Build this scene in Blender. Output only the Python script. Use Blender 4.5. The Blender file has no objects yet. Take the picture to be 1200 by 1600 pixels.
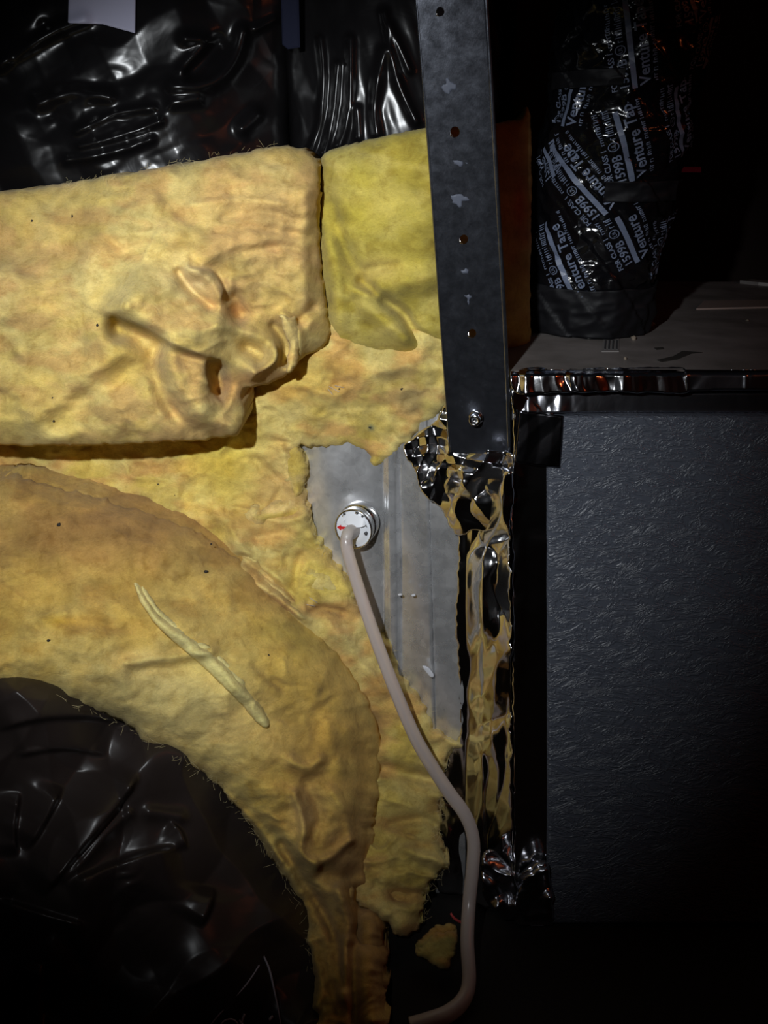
import bpy, math, random
import numpy as np
from mathutils import Vector, Matrix, geometry

# ------------------------------------------------------------------ camera, world, light, exposure
F = 1486.0            # focal length in pixels of the 1200 x 1600 frame
HX, HY = 600.0, 250.0 # where the level, straight-ahead ray of the lens meets the frame
CZ = 0.43             # lens height above the platform floor (m)
scene = bpy.context.scene
col = scene.collection

cam_data = bpy.data.cameras.new('camera')
cam_data.sensor_fit = 'VERTICAL'
cam_data.sensor_height = 36.0
cam_data.lens = 36.0 * F / 1600.0
cam_data.shift_y = -(800.0 - HY) / 1600.0
cam_data.clip_start = 0.01
cam = bpy.data.objects.new('camera', cam_data)
cam.location = (0, 0, CZ)
cam.rotation_euler = (math.radians(90), 0, 0)
col.objects.link(cam)
scene.camera = cam

world = bpy.data.worlds.new('world')
scene.world = world
world.use_nodes = True
world.node_tree.nodes['Background'].inputs[0].default_value = (0.55, 0.62, 0.8, 1)
world.node_tree.nodes['Background'].inputs[1].default_value = 0.004

def aim(o, target):
    o.rotation_euler = (Vector(target) - o.location).to_track_quat('-Z', 'Y').to_euler()

ld = bpy.data.lights.new('phone_torch', 'SPOT')     # the torch held just above the lens
ld.energy = 13.4
ld.color = (0.93, 0.97, 1.0)
ld.shadow_soft_size = 0.006
ld.spot_size = math.radians(57)
ld.spot_blend = 1.0
torch = bpy.data.objects.new('phone_torch', ld)
torch.location = (-0.095, 0.0, CZ + 0.075)
col.objects.link(torch)
aim(torch, (-0.060, 0.5, 0.332))

ld = bpy.data.lights.new('work_lamp', 'POINT')      # orange lamp standing off to the right
ld.energy = 0.35
ld.color = (1.0, 0.22, 0.07)
ld.shadow_soft_size = 0.015
lamp = bpy.data.objects.new('work_lamp', ld)
lamp.location = (0.66, 0.20, 0.62)
col.objects.link(lamp)

vs = scene.view_settings
vs.view_transform = 'Standard'
vs.look = 'None'
vs.exposure = 0.0
vs.gamma = 1.0
vs.use_curve_mapping = False

# ------------------------------------------------------------------ helpers
def P(px, py, Y):
    return ((px - HX) * Y / F, Y, CZ + (HY - py) * Y / F)

def tag(o, label=None, cat=None, group=None, kind=None):
    if label: o['label'] = label
    if cat: o['category'] = cat
    if group: o['group'] = group
    if kind: o['kind'] = kind
    return o

def empty(name, loc, label=None, cat=None, group=None):
    o = bpy.data.objects.new(name, None)
    o.location = loc
    o.empty_display_size = 0.02
    col.objects.link(o)
    return tag(o, label, cat, group)

def link(name, me, mat, parent=None, smooth=True):
    o = bpy.data.objects.new(name, me)
    col.objects.link(o)
    if mat: me.materials.append(mat)
    if smooth and len(me.polygons):
        me.polygons.foreach_set('use_smooth', [True] * len(me.polygons))
    if parent:
        o.parent = parent
        o.matrix_parent_inverse = Matrix.Translation(-Vector(parent.location))
    return o

def mesh_from(name, v, f, mat, parent=None, smooth=True):
    me = bpy.data.meshes.new(name)
    me.from_pydata([tuple(map(float, p)) for p in v], [], [tuple(map(int, q)) for q in f])
    me.update()
    return link(name, me, mat, parent, smooth)

# value noise ------------------------------------------------------
def noise2(x, y, seed=0):
    rng = np.random.RandomState(seed)
    T = rng.rand(256, 256)
    xi = np.floor(x).astype(int); yi = np.floor(y).astype(int)
    fx = x - xi; fy = y - yi
    fx = fx * fx * fx * (fx * (fx * 6 - 15) + 10); fy = fy * fy * fy * (fy * (fy * 6 - 15) + 10)
    a = T[xi % 256, yi % 256]; b = T[(xi + 1) % 256, yi % 256]
    c = T[xi % 256, (yi + 1) % 256]; d = T[(xi + 1) % 256, (yi + 1) % 256]
    return (a * (1 - fx) + b * fx) * (1 - fy) + (c * (1 - fx) + d * fx) * fy - 0.5

def fbm(x, y, seed=0, oct=4, gain=0.5):
    h = 0; a = 1.0; s = 1.0
    for i in range(oct):
        c, sn = math.cos(i * 1.3), math.sin(i * 1.3)
        h = h + a * noise2((x * c - y * sn) * s + 17.3 * i, (x * sn + y * c) * s + 5.1 * i, seed + i)
        a *= gain; s *= 2.03
    return h

def crumple(x, y, seed, wave, slope, n=6, warp=0.35, lo=0.6, hi=2.2, ang=None):
    """creased sheet: triangle waves, slope-limited; x, y in pixels, result in pixels"""
    rng = np.random.RandomState(seed)
    h = np.zeros_like(x, dtype=float)
    for i in range(n):
        a = rng.uniform(0, math.pi) if ang is None else rng.normal(ang[0], ang[1])
        w = wave * rng.uniform(lo, hi)
        t = (x * math.cos(a) + y * math.sin(a)) / w + warp * 2 * fbm(x / (wave * 1.6), y / (wave * 1.6), seed + 31 + i, 2) + rng.rand()
        tri = np.abs(t - np.floor(t) - 0.5)
        m = np.clip(0.5 + 1.6 * noise2(x / (wave * 2.2) + 9 * i, y / (wave * 2.2), seed + 57 + i), 0, 1)
        h += tri * w * slope * m / math.sqrt(n)
    return h

def tps(ctrl):
    c = np.array(ctrl, float)
    X = c[:, :2] / 400.0; n = len(c)
    def U(r2): return np.where(r2 > 1e-12, r2 * np.log(r2 + 1e-12), 0)
    K = U(((X[:, None] - X[None]) ** 2).sum(-1)) + 1e-4 * np.eye(n)
    Pm = np.c_[np.ones(n), X]
    A = np.zeros((n + 3, n + 3)); A[:n, :n] = K; A[:n, n:] = Pm; A[n:, :n] = Pm.T
    w = np.linalg.solve(A, np.r_[c[:, 2], 0, 0, 0])
    def f(px, py):
        px = np.clip(np.asarray(px, float), -80, None); py = np.clip(np.asarray(py, float), -80, None)
        q = np.stack([px.ravel(), py.ravel()], -1) / 400.0
        r = U(((q[:, None] - X[None]) ** 2).sum(-1)) @ w[:n] + w[n] + q @ w[n + 1:]
        return r.reshape(px.shape)
    return f

def pdist(px, py, pts, closed=False):
    """distance, signed side, nearest point to a polyline"""
    pts = np.array(pts, float)
    A = pts if closed else pts[:-1]
    B = np.roll(pts, -1, 0) if closed else pts[1:]
    best = np.full(px.shape, 1e18); sx = np.zeros(px.shape); sy = np.zeros(px.shape); side = np.zeros(px.shape)
    for a, b in zip(A, B):
        d = b - a; L = max(d @ d, 1e-9)
        t = np.clip(((px - a[0]) * d[0] + (py - a[1]) * d[1]) / L, 0, 1)
        qx = a[0] + t * d[0]; qy = a[1] + t * d[1]
        r = (px - qx) ** 2 + (py - qy) ** 2
        m = r < best
        best = np.where(m, r, best); sx = np.where(m, qx, sx); sy = np.where(m, qy, sy)
        side = np.where(m, np.sign(d[0] * (py - a[1]) - d[1] * (px - a[0])), side)
    return np.sqrt(best), side, sx, sy

def spline(pts, n=8, closed=False):
    p = [np.array(q, float) for q in pts]
    out = []
    N = len(p)
    rng = range(N) if closed else range(N - 1)
    for i in rng:
        if closed: a, b, c, d = p[i - 1], p[i], p[(i + 1) % N], p[(i + 2) % N]
        else: a, b, c, d = p[max(i - 1, 0)], p[i], p[i + 1], p[min(i + 2, N - 1)]
        for k in range(n):
            t = k / n
            out.append(0.5 * ((2 * b) + (c - a) * t + (2 * a - 5 * b + 4 * c - d) * t * t + (3 * b - a - 3 * c + d) * t ** 3))
    if not closed: out.append(p[-1])
    return np.array(out)

def strokes(px, py, S):
    """relief (m, towards the viewer) from hand-drawn strokes: ('r', pts, width, height) ridge or valley;
    ('s', pts, width, height) a lap: raised on the left of the stroke's direction, dropping sharply on its right"""
    h = np.zeros(px.shape)
    for kind, pts, w, a in S:
        pts = spline(pts, 5)
        x0, y0 = pts.min(0) - 4 * w; x1, y1 = pts.max(0) + 4 * w
        m = (px > x0) & (px < x1) & (py > y0) & (py < y1)
        if not m.any(): continue
        d, sd, _, _ = pdist(px[m], py[m], pts)
        if kind == 'r': h[m] += a * np.exp(-(d / w) ** 2)
        else:
            X, Yq = px[m], py[m]
            best = np.full(X.shape, 1e18); arc = np.zeros(X.shape); L = 0.0
            for a0, b0 in zip(pts[:-1], pts[1:]):
                dv = b0 - a0; l2 = max(dv @ dv, 1e-9)
                t = np.clip(((X - a0[0]) * dv[0] + (Yq - a0[1]) * dv[1]) / l2, 0, 1)
                r = (X - a0[0] - t * dv[0]) ** 2 + (Yq - a0[1] - t * dv[1]) ** 2
                mm = r < best; best = np.where(mm, r, best); arc = np.where(mm, L + t * math.sqrt(l2), arc); L += math.sqrt(l2)
            fade = np.clip(np.minimum(arc, L - arc) / min(w * 0.8, L * 0.3), 0, 1); fade = fade * fade * (3 - 2 * fade)
            h[m] += fade * np.where(sd < 0, a * np.exp(-(d / w) ** 1.5), a * np.exp(-(d / max(3.0, w * 0.12)) ** 2))
    return h

def inside(px, py, poly):
    c = np.zeros(px.shape, bool)
    n = len(poly)
    for i in range(n):
        x0, y0 = poly[i]; x1, y1 = poly[(i + 1) % n]
        if y0 == y1: continue
        m = ((y0 > py) != (y1 > py)) & (px < (x1 - x0) * (py - y0) / (y1 - y0) + x0)
        c ^= m
    return c

def sheet(name, poly, depth, mat, parent=None, step=3.0, thick=0.02, R=0.01, rag=0.0, ragw=14.0, seed=1,
          color=None, smooth_poly=6, floor=0.0015, back=True, edge_pow=2.0):
    """a body with the traced outline, its own distance depth(px, py), rounded edges and real thickness"""
    poly = spline(poly, smooth_poly, True) if smooth_poly else np.array(poly, float)
    if rag:
        # resample and push in/out along the normal
        seg = np.linalg.norm(np.roll(poly, -1, 0) - poly, axis=1); L = np.r_[0, np.cumsum(seg)]
        n = max(12, int(L[-1] / 4)); t = np.linspace(0, L[-1], n, endpoint=False)
        cl = np.vstack([poly, poly[:1]])
        q = np.c_[np.interp(t, L, cl[:, 0]), np.interp(t, L, cl[:, 1])]
        tan = np.roll(q, -1, 0) - np.roll(q, 1, 0); tan /= np.linalg.norm(tan, axis=1)[:, None] + 1e-9
        k = rag * 2 * fbm(q[:, 0] / ragw, q[:, 1] / ragw, seed + 7, 3, 0.6)
        poly = q + np.c_[tan[:, 1], -tan[:, 0]] * k[:, None]
    x0, y0 = poly.min(0) - step; x1, y1 = poly.max(0) + step
    xs = np.arange(x0, x1 + step, step); ys = np.arange(y0, y1 + step, step)
    gx, gy = np.meshgrid(xs, ys)
    cx = (gx[:-1, :-1] + gx[1:, 1:]) / 2; cy = (gy[:-1, :-1] + gy[1:, 1:]) / 2
    cell = inside(cx, cy, poly)
    ny, nx = gx.shape
    cnt = np.zeros(gx.shape, int)
    for dy in (0, 1):
        for dx in (0, 1):
            cnt[dy:ny - 1 + dy, dx:nx - 1 + dx] += cell
    used = cnt > 0
    bnd = used & (cnt < 4)
    bx, by = gx[bnd], gy[bnd]
    _, _, qx, qy = pdist(bx, by, poly, True)
    far = np.hypot(qx - bx, qy - by) > step * 1.6
    gx[bnd] = np.where(far, bx, qx); gy[bnd] = np.where(far, by, qy)
    ux, uy = gx[used], gy[used]
    # distance to the outline (coarse outline is enough)
    stride = max(1, len(poly) // 260)
    d, _, _, _ = pdist(ux, uy, poly[::stride], True)
    d[bnd[used]] = 0
    Y = depth(ux, uy)
    s = Y / F
    e = 1 - np.clip(d * s / R, 0, 1)
    Y = Y + R * (1 - (1 - e ** edge_pow) ** (1 / edge_pow))
    V = np.stack([(ux - HX) * Y / F, Y, CZ + (HY - uy) * Y / F], -1)
    V[:, 2] = np.maximum(V[:, 2], floor)
    idx = np.full(gx.shape, -1); idx[used] = np.arange(used.sum())
    I, J = np.nonzero(cell)
    q = np.stack([idx[I, J], idx[I + 1, J], idx[I + 1, J + 1], idx[I, J + 1]], -1)
    n = len(V)
    verts = [V]; faces = [q]
    if back and thick > 0:
        # boundary edges
        E = np.concatenate([q[:, [0, 1]], q[:, [1, 2]], q[:, [2, 3]], q[:, [3, 0]]])
        key = np.sort(E, 1); u, inv, c = np.unique(key[:, 0] * (n + 1) + key[:, 1], return_inverse=True, return_counts=True)
        be = E[c[inv] == 1]
        bv = np.unique(be); m = np.full(n, -1); m[bv] = np.arange(len(bv))
        prev_off = None
        B1 = V[bv].copy(); B1[:, 1] += thick * 0.5
        j = fbm(V[bv][:, 0] * 300, V[bv][:, 2] * 300, seed + 90, 2) * min(0.003, thick * 0.2)
        B1[:, 0] += j; B1[:, 2] += j
        Bk = V.copy(); Bk[:, 1] = Bk[:, 1] + thick
        Bk[:, 2] = np.maximum(Bk[:, 2], floor); B1[:, 2] = np.maximum(B1[:, 2], floor)
        o1 = n; o2 = n + len(bv)
        verts += [B1, Bk]
        f1 = np.stack([be[:, 1], be[:, 0], o1 + m[be[:, 0]], o1 + m[be[:, 1]]], -1)
        f2 = np.stack([o1 + m[be[:, 1]], o1 + m[be[:, 0]], o2 + be[:, 0], o2 + be[:, 1]], -1)
        faces += [f1, f2, o2 + q[:, ::-1]]
    V = np.concatenate(verts); Fq = np.concatenate(faces)
    me = bpy.data.meshes.new(name)
    me.vertices.add(len(V)); me.vertices.foreach_set('co', V.astype(np.float32).ravel())
    me.loops.add(Fq.size); me.loops.foreach_set('vertex_index', Fq.astype(np.int32).ravel())
    me.polygons.add(len(Fq)); me.polygons.foreach_set('loop_start', np.arange(0, Fq.size, 4, dtype=np.int32))
    me.polygons.foreach_set('loop_total', np.full(len(Fq), 4, np.int32))
    me.update(calc_edges=True); me.validate()
    if color:
        px = HX + V[:, 0] * F / V[:, 1]; py = HY - (V[:, 2] - CZ) * F / V[:, 1]
        C = np.c_[color(px, py), np.ones(len(V))]
        at = me.color_attributes.new('Col', 'FLOAT_COLOR', 'POINT')
        at.data.foreach_set('color', C.astype(np.float32).ravel())
    return link(name, me, mat, parent)

def tube(name, pts, r, mat, parent=None, seg=10, caps=True, sub=6):
    pts = spline(pts, sub) if sub > 1 else np.array(pts, float)
    rad = np.interp(np.linspace(0, 1, len(pts)), np.linspace(0, 1, len(np.atleast_1d(r))), np.atleast_1d(r)) if np.ndim(r) else np.full(len(pts), r)
    V = []; Fc = []
    up = Vector((0.3, -1, 0.2)).normalized()
    for i, p in enumerate(pts):
        t = Vector(pts[min(i + 1, len(pts) - 1)] - pts[max(i - 1, 0)]).normalized()
        a = (up - t * up.dot(t)).normalized(); b = t.cross(a); up = a
        for k in range(seg):
            w = 2 * math.pi * k / seg
            V.append(Vector(p) + (a * math.cos(w) + b * math.sin(w)) * rad[i])
    for i in range(len(pts) - 1):
        for k in range(seg):
            Fc.append((i * seg + k, i * seg + (k + 1) % seg, (i + 1) * seg + (k + 1) % seg, (i + 1) * seg + k))
    if caps:
        Fc.append(tuple(range(seg))[::-1]); Fc.append(tuple(range((len(pts) - 1) * seg, len(pts) * seg)))
    return mesh_from(name, V, Fc, mat, parent)

def boxmesh(name, x0, x1, y0, y1, z0, z1, mat, parent=None, bev=0.0):
    import bmesh
    bm = bmesh.new()
    bmesh.ops.create_cube(bm, size=1.0)
    for v in bm.verts:
        v.co = Vector(((x0 + x1) / 2 + v.co.x * (x1 - x0), (y0 + y1) / 2 + v.co.y * (y1 - y0), (z0 + z1) / 2 + v.co.z * (z1 - z0)))
    if bev: bmesh.ops.bevel(bm, geom=bm.edges[:], offset=bev, segments=3, affect='EDGES', profile=0.5)
    me = bpy.data.meshes.new(name); bm.to_mesh(me); bm.free()
    return link(name, me, mat, parent, smooth=False)

def lathe(name, prof, M, mat, parent=None, seg=40):
    V = []; Fc = []
    for (r, h) in prof:
        for k in range(seg):
            w = 2 * math.pi * k / seg
            V.append(M @ Vector((r * math.cos(w), r * math.sin(w), h)))
    n = len(prof)
    for i in range(n - 1):
        for k in range(seg):
            Fc.append((i * seg + k, i * seg + (k + 1) % seg, (i + 1) * seg + (k + 1) % seg, (i + 1) * seg + k))
    return mesh_from(name, V, Fc, mat, parent)

# ------------------------------------------------------------------ materials
def mat(name, base=(0.5, 0.5, 0.5), rough=0.5, metal=0.0, spec=0.5):
    m = bpy.data.materials.new(name); m.use_nodes = True
    b = m.node_tree.nodes['Principled BSDF']
    b.inputs['Base Color'].default_value = (*base, 1)
    b.inputs['Roughness'].default_value = rough
    b.inputs['Metallic'].default_value = metal
    b.inputs['Specular IOR Level'].default_value = spec
    return m, m.node_tree, b

def N(nt, t, **kw):
    n = nt.nodes.new(t)
    for k, v in kw.items():
        if k.startswith('in_'): n.inputs[int(k[3:]) if k[3:].isdigit() else k[3:].replace('_', ' ')].default_value = v
        else: setattr(n, k, v)
    return n

def objco(nt, scale=(1, 1, 1)):
    tc = N(nt, 'ShaderNodeNewGeometry')
    mp = N(nt, 'ShaderNodeMapping'); mp.inputs['Scale'].default_value = scale
    nt.links.new(tc.outputs['Position'], mp.inputs['Vector'])
    return mp.outputs['Vector']

def ramp(nt, fac, stops):
    r = N(nt, 'ShaderNodeValToRGB')
    while len(r.color_ramp.elements) < len(stops): r.color_ramp.elements.new(0.5)
    for e, (p, c) in zip(r.color_ramp.elements, stops):
        e.position = p; e.color = (*c, 1) if len(c) == 3 else c
    nt.links.new(fac, r.inputs[0])
    return r.outputs[0]

def add_noise(nt, vec, scale, detail=4, rough=0.55, dist=0.0):
    n = N(nt, 'ShaderNodeTexNoise'); n.inputs['Scale'].default_value = scale
    n.inputs['Detail'].default_value = detail; n.inputs['Roughness'].default_value = rough; n.inputs['Distortion'].default_value = dist
    nt.links.new(vec, n.inputs['Vector'])
    return n.outputs[0]

def bump(nt, b, h, strength, dist, prev=None):
    n = N(nt, 'ShaderNodeBump'); n.inputs['Strength'].default_value = strength; n.inputs['Distance'].default_value = dist
    nt.links.new(h, n.inputs['Height'])
    if prev: nt.links.new(prev, n.inputs['Normal'])
    nt.links.new(n.outputs[0], b.inputs['Normal'])
    return n.outputs[0]

def insulation_material():
    m, nt, b = mat('glass_wool', rough=0.95, spec=0.12)
    v = objco(nt)
    a = N(nt, 'ShaderNodeAttribute', attribute_name='Col')
    f1 = add_noise(nt, v, 130, 6, 0.62, 0.6)
    f2 = add_noise(nt, objco(nt, (1.0, 1, 2.2)), 520, 4, 0.7, 1.2)
    mod = ramp(nt, f1, [(0.25, (0.72, 0.66, 0.55)), (0.5, (1, 1, 1)), (0.78, (1.14, 1.14, 1.14))])
    mod2 = ramp(nt, f2, [(0.25, (0.78, 0.76, 0.72)), (0.55, (1, 1, 1)), (0.8, (1.12, 1.12, 1.12))])
    x1 = N(nt, 'ShaderNodeMix', data_type='RGBA', blend_type='MULTIPLY'); x1.inputs[0].default_value = 1
    nt.links.new(a.outputs['Color'], x1.inputs[6]); nt.links.new(mod, x1.inputs[7])
    x2 = N(nt, 'ShaderNodeMix', data_type='RGBA', blend_type='MULTIPLY'); x2.inputs[0].default_value = 1
    nt.links.new(x1.outputs[2], x2.inputs[6]); nt.links.new(mod2, x2.inputs[7])
    nt.links.new(x2.outputs[2], b.inputs['Base Color'])
    p = bump(nt, b, f1, 0.16, 0.004)
    bump(nt, b, f2, 0.45, 0.0007, p)
    b.inputs['Subsurface Weight'].default_value = 0.2
    b.inputs['Subsurface Radius'].default_value = (0.006, 0.005, 0.0025)
    b.inputs['Subsurface Scale'].default_value = 1.0
    b.inputs['Sheen Weight'].default_value = 0.08
    b.inputs['Sheen Roughness'].default_value = 0.6
    return m
WOOL = insulation_material()

def plastic_material():
    m, nt, b = mat('black_plastic', (0.006, 0.0055, 0.006), 0.28, 0, 0.5)
    v = objco(nt)
    h = add_noise(nt, v, 60, 2, 0.5, 1.0)
    bump(nt, b, h, 0.06, 0.004)
    return m
PLASTIC = plastic_material()
PLASTICB = PLASTIC.copy(); PLASTICB.name = 'black_plastic_brown_sheen'
PLASTICB.node_tree.nodes['Principled BSDF'].inputs['Base Color'].default_value = (0.028, 0.021, 0.019, 1)  # brownish base paints in a sheen reflected from wool and wood
PLASTICB.node_tree.nodes['Principled BSDF'].inputs['Roughness'].default_value = 0.36

def galv_material(name, tint=(0.62, 0.64, 0.68), r0=0.3, r1=0.46, sc=60, metal=1.0, con=0.25, scratch=0.06):
    m, nt, b = mat(name, tint, 0.3, metal)
    v = objco(nt)
    vo = N(nt, 'ShaderNodeTexVoronoi'); vo.inputs['Scale'].default_value = sc * 9; nt.links.new(v, vo.inputs['Vector'])
    n = add_noise(nt, v, sc, 6, 0.7, 0.3)
    mx = N(nt, 'ShaderNodeMix', data_type='RGBA'); mx.inputs[0].default_value = 0.15
    nt.links.new(n, mx.inputs[6]); nt.links.new(vo.outputs['Color'], mx.inputs[7])
    c = ramp(nt, mx.outputs[2], [(0.3, tuple((1 - con) * t for t in tint)), (0.5, tint), (0.72, tuple(min(1, (1 + con) * t) for t in tint))])
    nt.links.new(c, b.inputs['Base Color'])
    r = ramp(nt, n, [(0.3, (r0,) * 3), (0.7, (r1,) * 3)])
    nt.links.new(r, b.inputs['Roughness'])
    sn = add_noise(nt, objco(nt, (1.5, 1, 0.8)), 900, 2, 0.6)
    bump(nt, b, sn, scratch, 0.0005)
    return m
GALV = galv_material('galvanised_steel', (0.66, 0.66, 0.67), 0.22, 0.36, 22, 0.74, 0.32)
STRAPM = galv_material('dull_galvanised_strap', (0.30, 0.32, 0.38), 0.2, 0.28, 150, 0.97, 0.16)

def foil_material(name='aluminium_foil', tint=(0.82, 0.82, 0.84), rough=0.13):
    m, nt, b = mat(name, tint, rough, 1.0)
    v = objco(nt)
    h = add_noise(nt, v, 120, 3, 0.5, 0.8)
    bump(nt, b, h, 0.05, 0.002)
    return m
FOIL = foil_material()

DOORM, nt, b = mat('door_enamel', (0.066, 0.074, 0.094), 0.40, 0, 0.5)
h1 = add_noise(nt, objco(nt, (0.55, 1, 1.25)), 120, 3, 0.6, 2.0)
h1 = ramp(nt, h1, [(0.40, (0, 0, 0)), (0.5, (1, 1, 1)), (0.60, (0, 0, 0))])
bump(nt, b, h1, 0.5, 0.0010)
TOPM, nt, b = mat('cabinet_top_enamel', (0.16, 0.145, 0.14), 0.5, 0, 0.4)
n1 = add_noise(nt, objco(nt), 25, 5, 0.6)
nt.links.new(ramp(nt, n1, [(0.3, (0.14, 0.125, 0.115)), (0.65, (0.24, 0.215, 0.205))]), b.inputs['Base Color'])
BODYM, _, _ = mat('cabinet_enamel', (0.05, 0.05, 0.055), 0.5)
TAPEM, nt, b = mat('black_print_tape', (0.004, 0.004, 0.005), 0.16, 0, 0.6)
bump(nt, b, add_noise(nt, objco(nt), 90, 3, 0.5, 1.0), 0.25, 0.003)
CLOTHM, nt, b = mat('black_cloth_tape', (0.005, 0.005, 0.0065), 0.6, 0, 0.3)
bump(nt, b, add_noise(nt, objco(nt), 60, 3, 0.5), 0.2, 0.003)
PRINTM, _, _ = mat('silver_print', (0.15, 0.18, 0.26), 0.45, 0.0, 0.5)
WHITEM, _, _ = mat('plug_label_white', (0.68, 0.70, 0.74), 0.45)
REDM, _, _ = mat('red_print', (0.55, 0.01, 0.015), 0.5)
CHROMEM, _, _ = mat('zinc_plating', (0.75, 0.76, 0.78), 0.16, 1.0)
LABELM, _, _ = mat('label_paper', (0.42, 0.42, 0.55), 0.5)
DARKLABEL, _, _ = mat('dark_label', (0.012, 0.014, 0.03), 0.8, 0, 0.1)
BAGPRINT, _, _ = mat('white_ink', (0.36, 0.34, 0.38), 0.6)
HOSEM, nt, b = mat('clear_vinyl', (0.72, 0.63, 0.59), 0.22, 0, 0.5)
b.inputs['Transmission Weight'].default_value = 0.5
b.inputs['IOR'].default_value = 1.45
BARBM, _, _ = mat('barb_plastic', (0.42, 0.38, 0.35), 0.4)
SPECK, _, _ = mat('dark_speck', (0.02, 0.016, 0.012), 0.8)
FLECK, _, _ = mat('pale_fleck', (0.55, 0.56, 0.6), 0.7)
MAGENTA, _, _ = mat('magenta_plastic', (0.75, 0.02, 0.38), 0.5)
REDWIRE, _, _ = mat('red_wire', (0.6, 0.08, 0.08), 0.4)
FLOORM, nt, b = mat('floor_board', (0.012, 0.010, 0.009), 0.9, 0, 0.2)
WALLM, nt, b = mat('dark_sheathing', (0.02, 0.014, 0.012), 0.9, 0, 0.2)

# albedo of the glass wool: mottled binder colours; some patches hold painted shade and glow
def wool_color(base, alt, alt2, seed, patches=(), sc=70.0):
    base, alt, alt2 = np.array(base), np.array(alt), np.array(alt2)
    def f(px, py):
        a = np.clip(0.5 + 2.0 * fbm(px / sc, py / sc, seed, 4), 0, 1)[:, None]
        b_ = np.clip(0.2 + 2.2 * fbm(px / (sc * 0.7) + 40, py / (sc * 0.4), seed + 11, 4), 0, 1)[:, None]
        c = base * (1 - a) + alt * a
        c = c * (1 - b_) + alt2 * b_
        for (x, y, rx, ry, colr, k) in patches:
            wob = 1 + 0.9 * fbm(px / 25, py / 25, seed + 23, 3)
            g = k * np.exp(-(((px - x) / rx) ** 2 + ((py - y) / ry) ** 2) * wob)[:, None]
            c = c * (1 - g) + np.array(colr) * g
        g = 1 + 0.35 * fbm(px / 38 + 3, py / 24, seed + 31, 4)[:, None]
        c = c * g * np.array([1.0, 0.91, 0.60])
        return np.clip(c, 0.01, 0.95)
    return f
YEL = (0.64, 0.53, 0.19); PALE = (0.70, 0.62, 0.34); TAN = (0.60, 0.41, 0.20); PINK = (0.55, 0.37, 0.24)
OLIVE = (0.52, 0.47, 0.10); GOLD = (0.66, 0.46, 0.08); BRIGHT = (0.78, 0.66, 0.14); ORANGE = (0.62, 0.25, 0.10); BROWN = (0.38, 0.24, 0.10)

def fluff(px, py, seed, big=0.004, mid=0.0016, fine=0.0007, scale=1.0):
    wx = px + 26 * fbm(px / 60, py / 60, seed + 2, 2); wy = py + 26 * fbm(px / 60 + 7, py / 60, seed + 3, 2)
    h = big * 1.3 * fbm(wx / (95 * scale), wy / (75 * scale), seed, 3, 0.45)
    m = np.clip(0.45 + 1.5 * fbm(px / 110, py / 110, seed + 4, 2), 0, 1)
    h += mid * 0.8 * m * (0.5 - np.abs(fbm(wx / (42 * scale), wy / (26 * scale), seed + 5, 2)) * 2)
    h += fine * 0.45 * fbm(wx / 9, wy / 6, seed + 9, 2)
    return h

# ------------------------------------------------------------------ setting
fl = boxmesh('floor', -0.7, 0.78, -0.93, 1.13, -0.03, 0.0, FLOORM); tag(fl, 'dark platform floor', kind='structure')
wb = boxmesh('wall_back', -0.7, 0.75, 1.1, 1.13, -0.03, 1.0, WALLM); tag(wb, 'dark back wall', kind='structure')

REDWOOD, nt, b = mat('red_brown_boards', (0.20, 0.065, 0.035), 0.8, 0, 0.2)  # for unseen walls added to give the foil reddish reflections
wr = boxmesh('unseen_wall_right', 0.75, 0.78, -0.9, 1.13, -0.03, 1.0, REDWOOD); tag(wr, 'unseen red brown boarded wall to the right, added for reflections', kind='structure')
wf = boxmesh('unseen_wall_front', -0.7, 0.78, -0.93, -0.9, -0.03, 1.0, REDWOOD); tag(wf, 'unseen red brown boarded wall behind the viewer, added for reflections', kind='structure')

# ------------------------------------------------------------------ air handler cabinet
CX0 = (797 - HX) * 0.53 / F
CZT = CZ + (HY - 580) * 0.53 / F
cab = empty('air_handler_cabinet', (0.26, 0.7, 0), 'dark grey metal cabinet with embossed door on the right', 'cabinet')
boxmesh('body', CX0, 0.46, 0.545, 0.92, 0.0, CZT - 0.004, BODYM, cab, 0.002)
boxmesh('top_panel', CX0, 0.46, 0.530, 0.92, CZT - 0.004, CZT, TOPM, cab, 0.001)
zr1 = CZ + (HY - 614) * 0.525 / F
zr2 = CZ + (HY - 647) * 0.535 / F
boxmesh('front_rail', CX0 + 0.001, 0.46, 0.529, 0.546, zr1, CZT - 0.0045, BODYM, cab, 0.001)
boxmesh('frame_strip', CX0 + 0.001, 0.46, 0.537, 0.546, zr2 - 0.004, zr1, BODYM, cab, 0.0005)
dx0 = (855 - HX) * 0.53 / F
boxmesh('door', dx0, 0.46, 0.530, 0.5455, 0.004, zr2, DOORM, cab, 0.0018)
# small printed sticker and tape strip on top
def on_top(px, py, z=CZT):
    Y = (CZ - z) * F / (py - HY)
    return Vector(((px - HX) * Y / F, Y, z))
def top_patch(name, pts, m, parent, h=0.0004, bumpy=0):
    V = [on_top(*p) for p in pts]; n = len(V)
    T = [v + Vector((0, 0, h)) for v in V]
    return mesh_from(name, V + T, [tuple(range(n, 2 * n))] + [(i, (i + 1) % n, n + (i + 1) % n, n + i) for i in range(n)], m, parent, False)
STICK, _, _ = mat('sticker_print', (0.2, 0.185, 0.18), 0.5)
st = top_patch('sticker', [(940, 550), (967, 550), (967, 530), (943, 530)], STICK, cab)
for k in range(4):
    top_patch('sticker_line', [(944 + k * 6, 547), (946.5 + k * 6, 547), (947.5 + k * 6, 533), (945 + k * 6, 533)], BODYM, cab, 0.0008)
TS, _, _ = mat('tape_strip', (0.30, 0.23, 0.20), 0.5)
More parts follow.
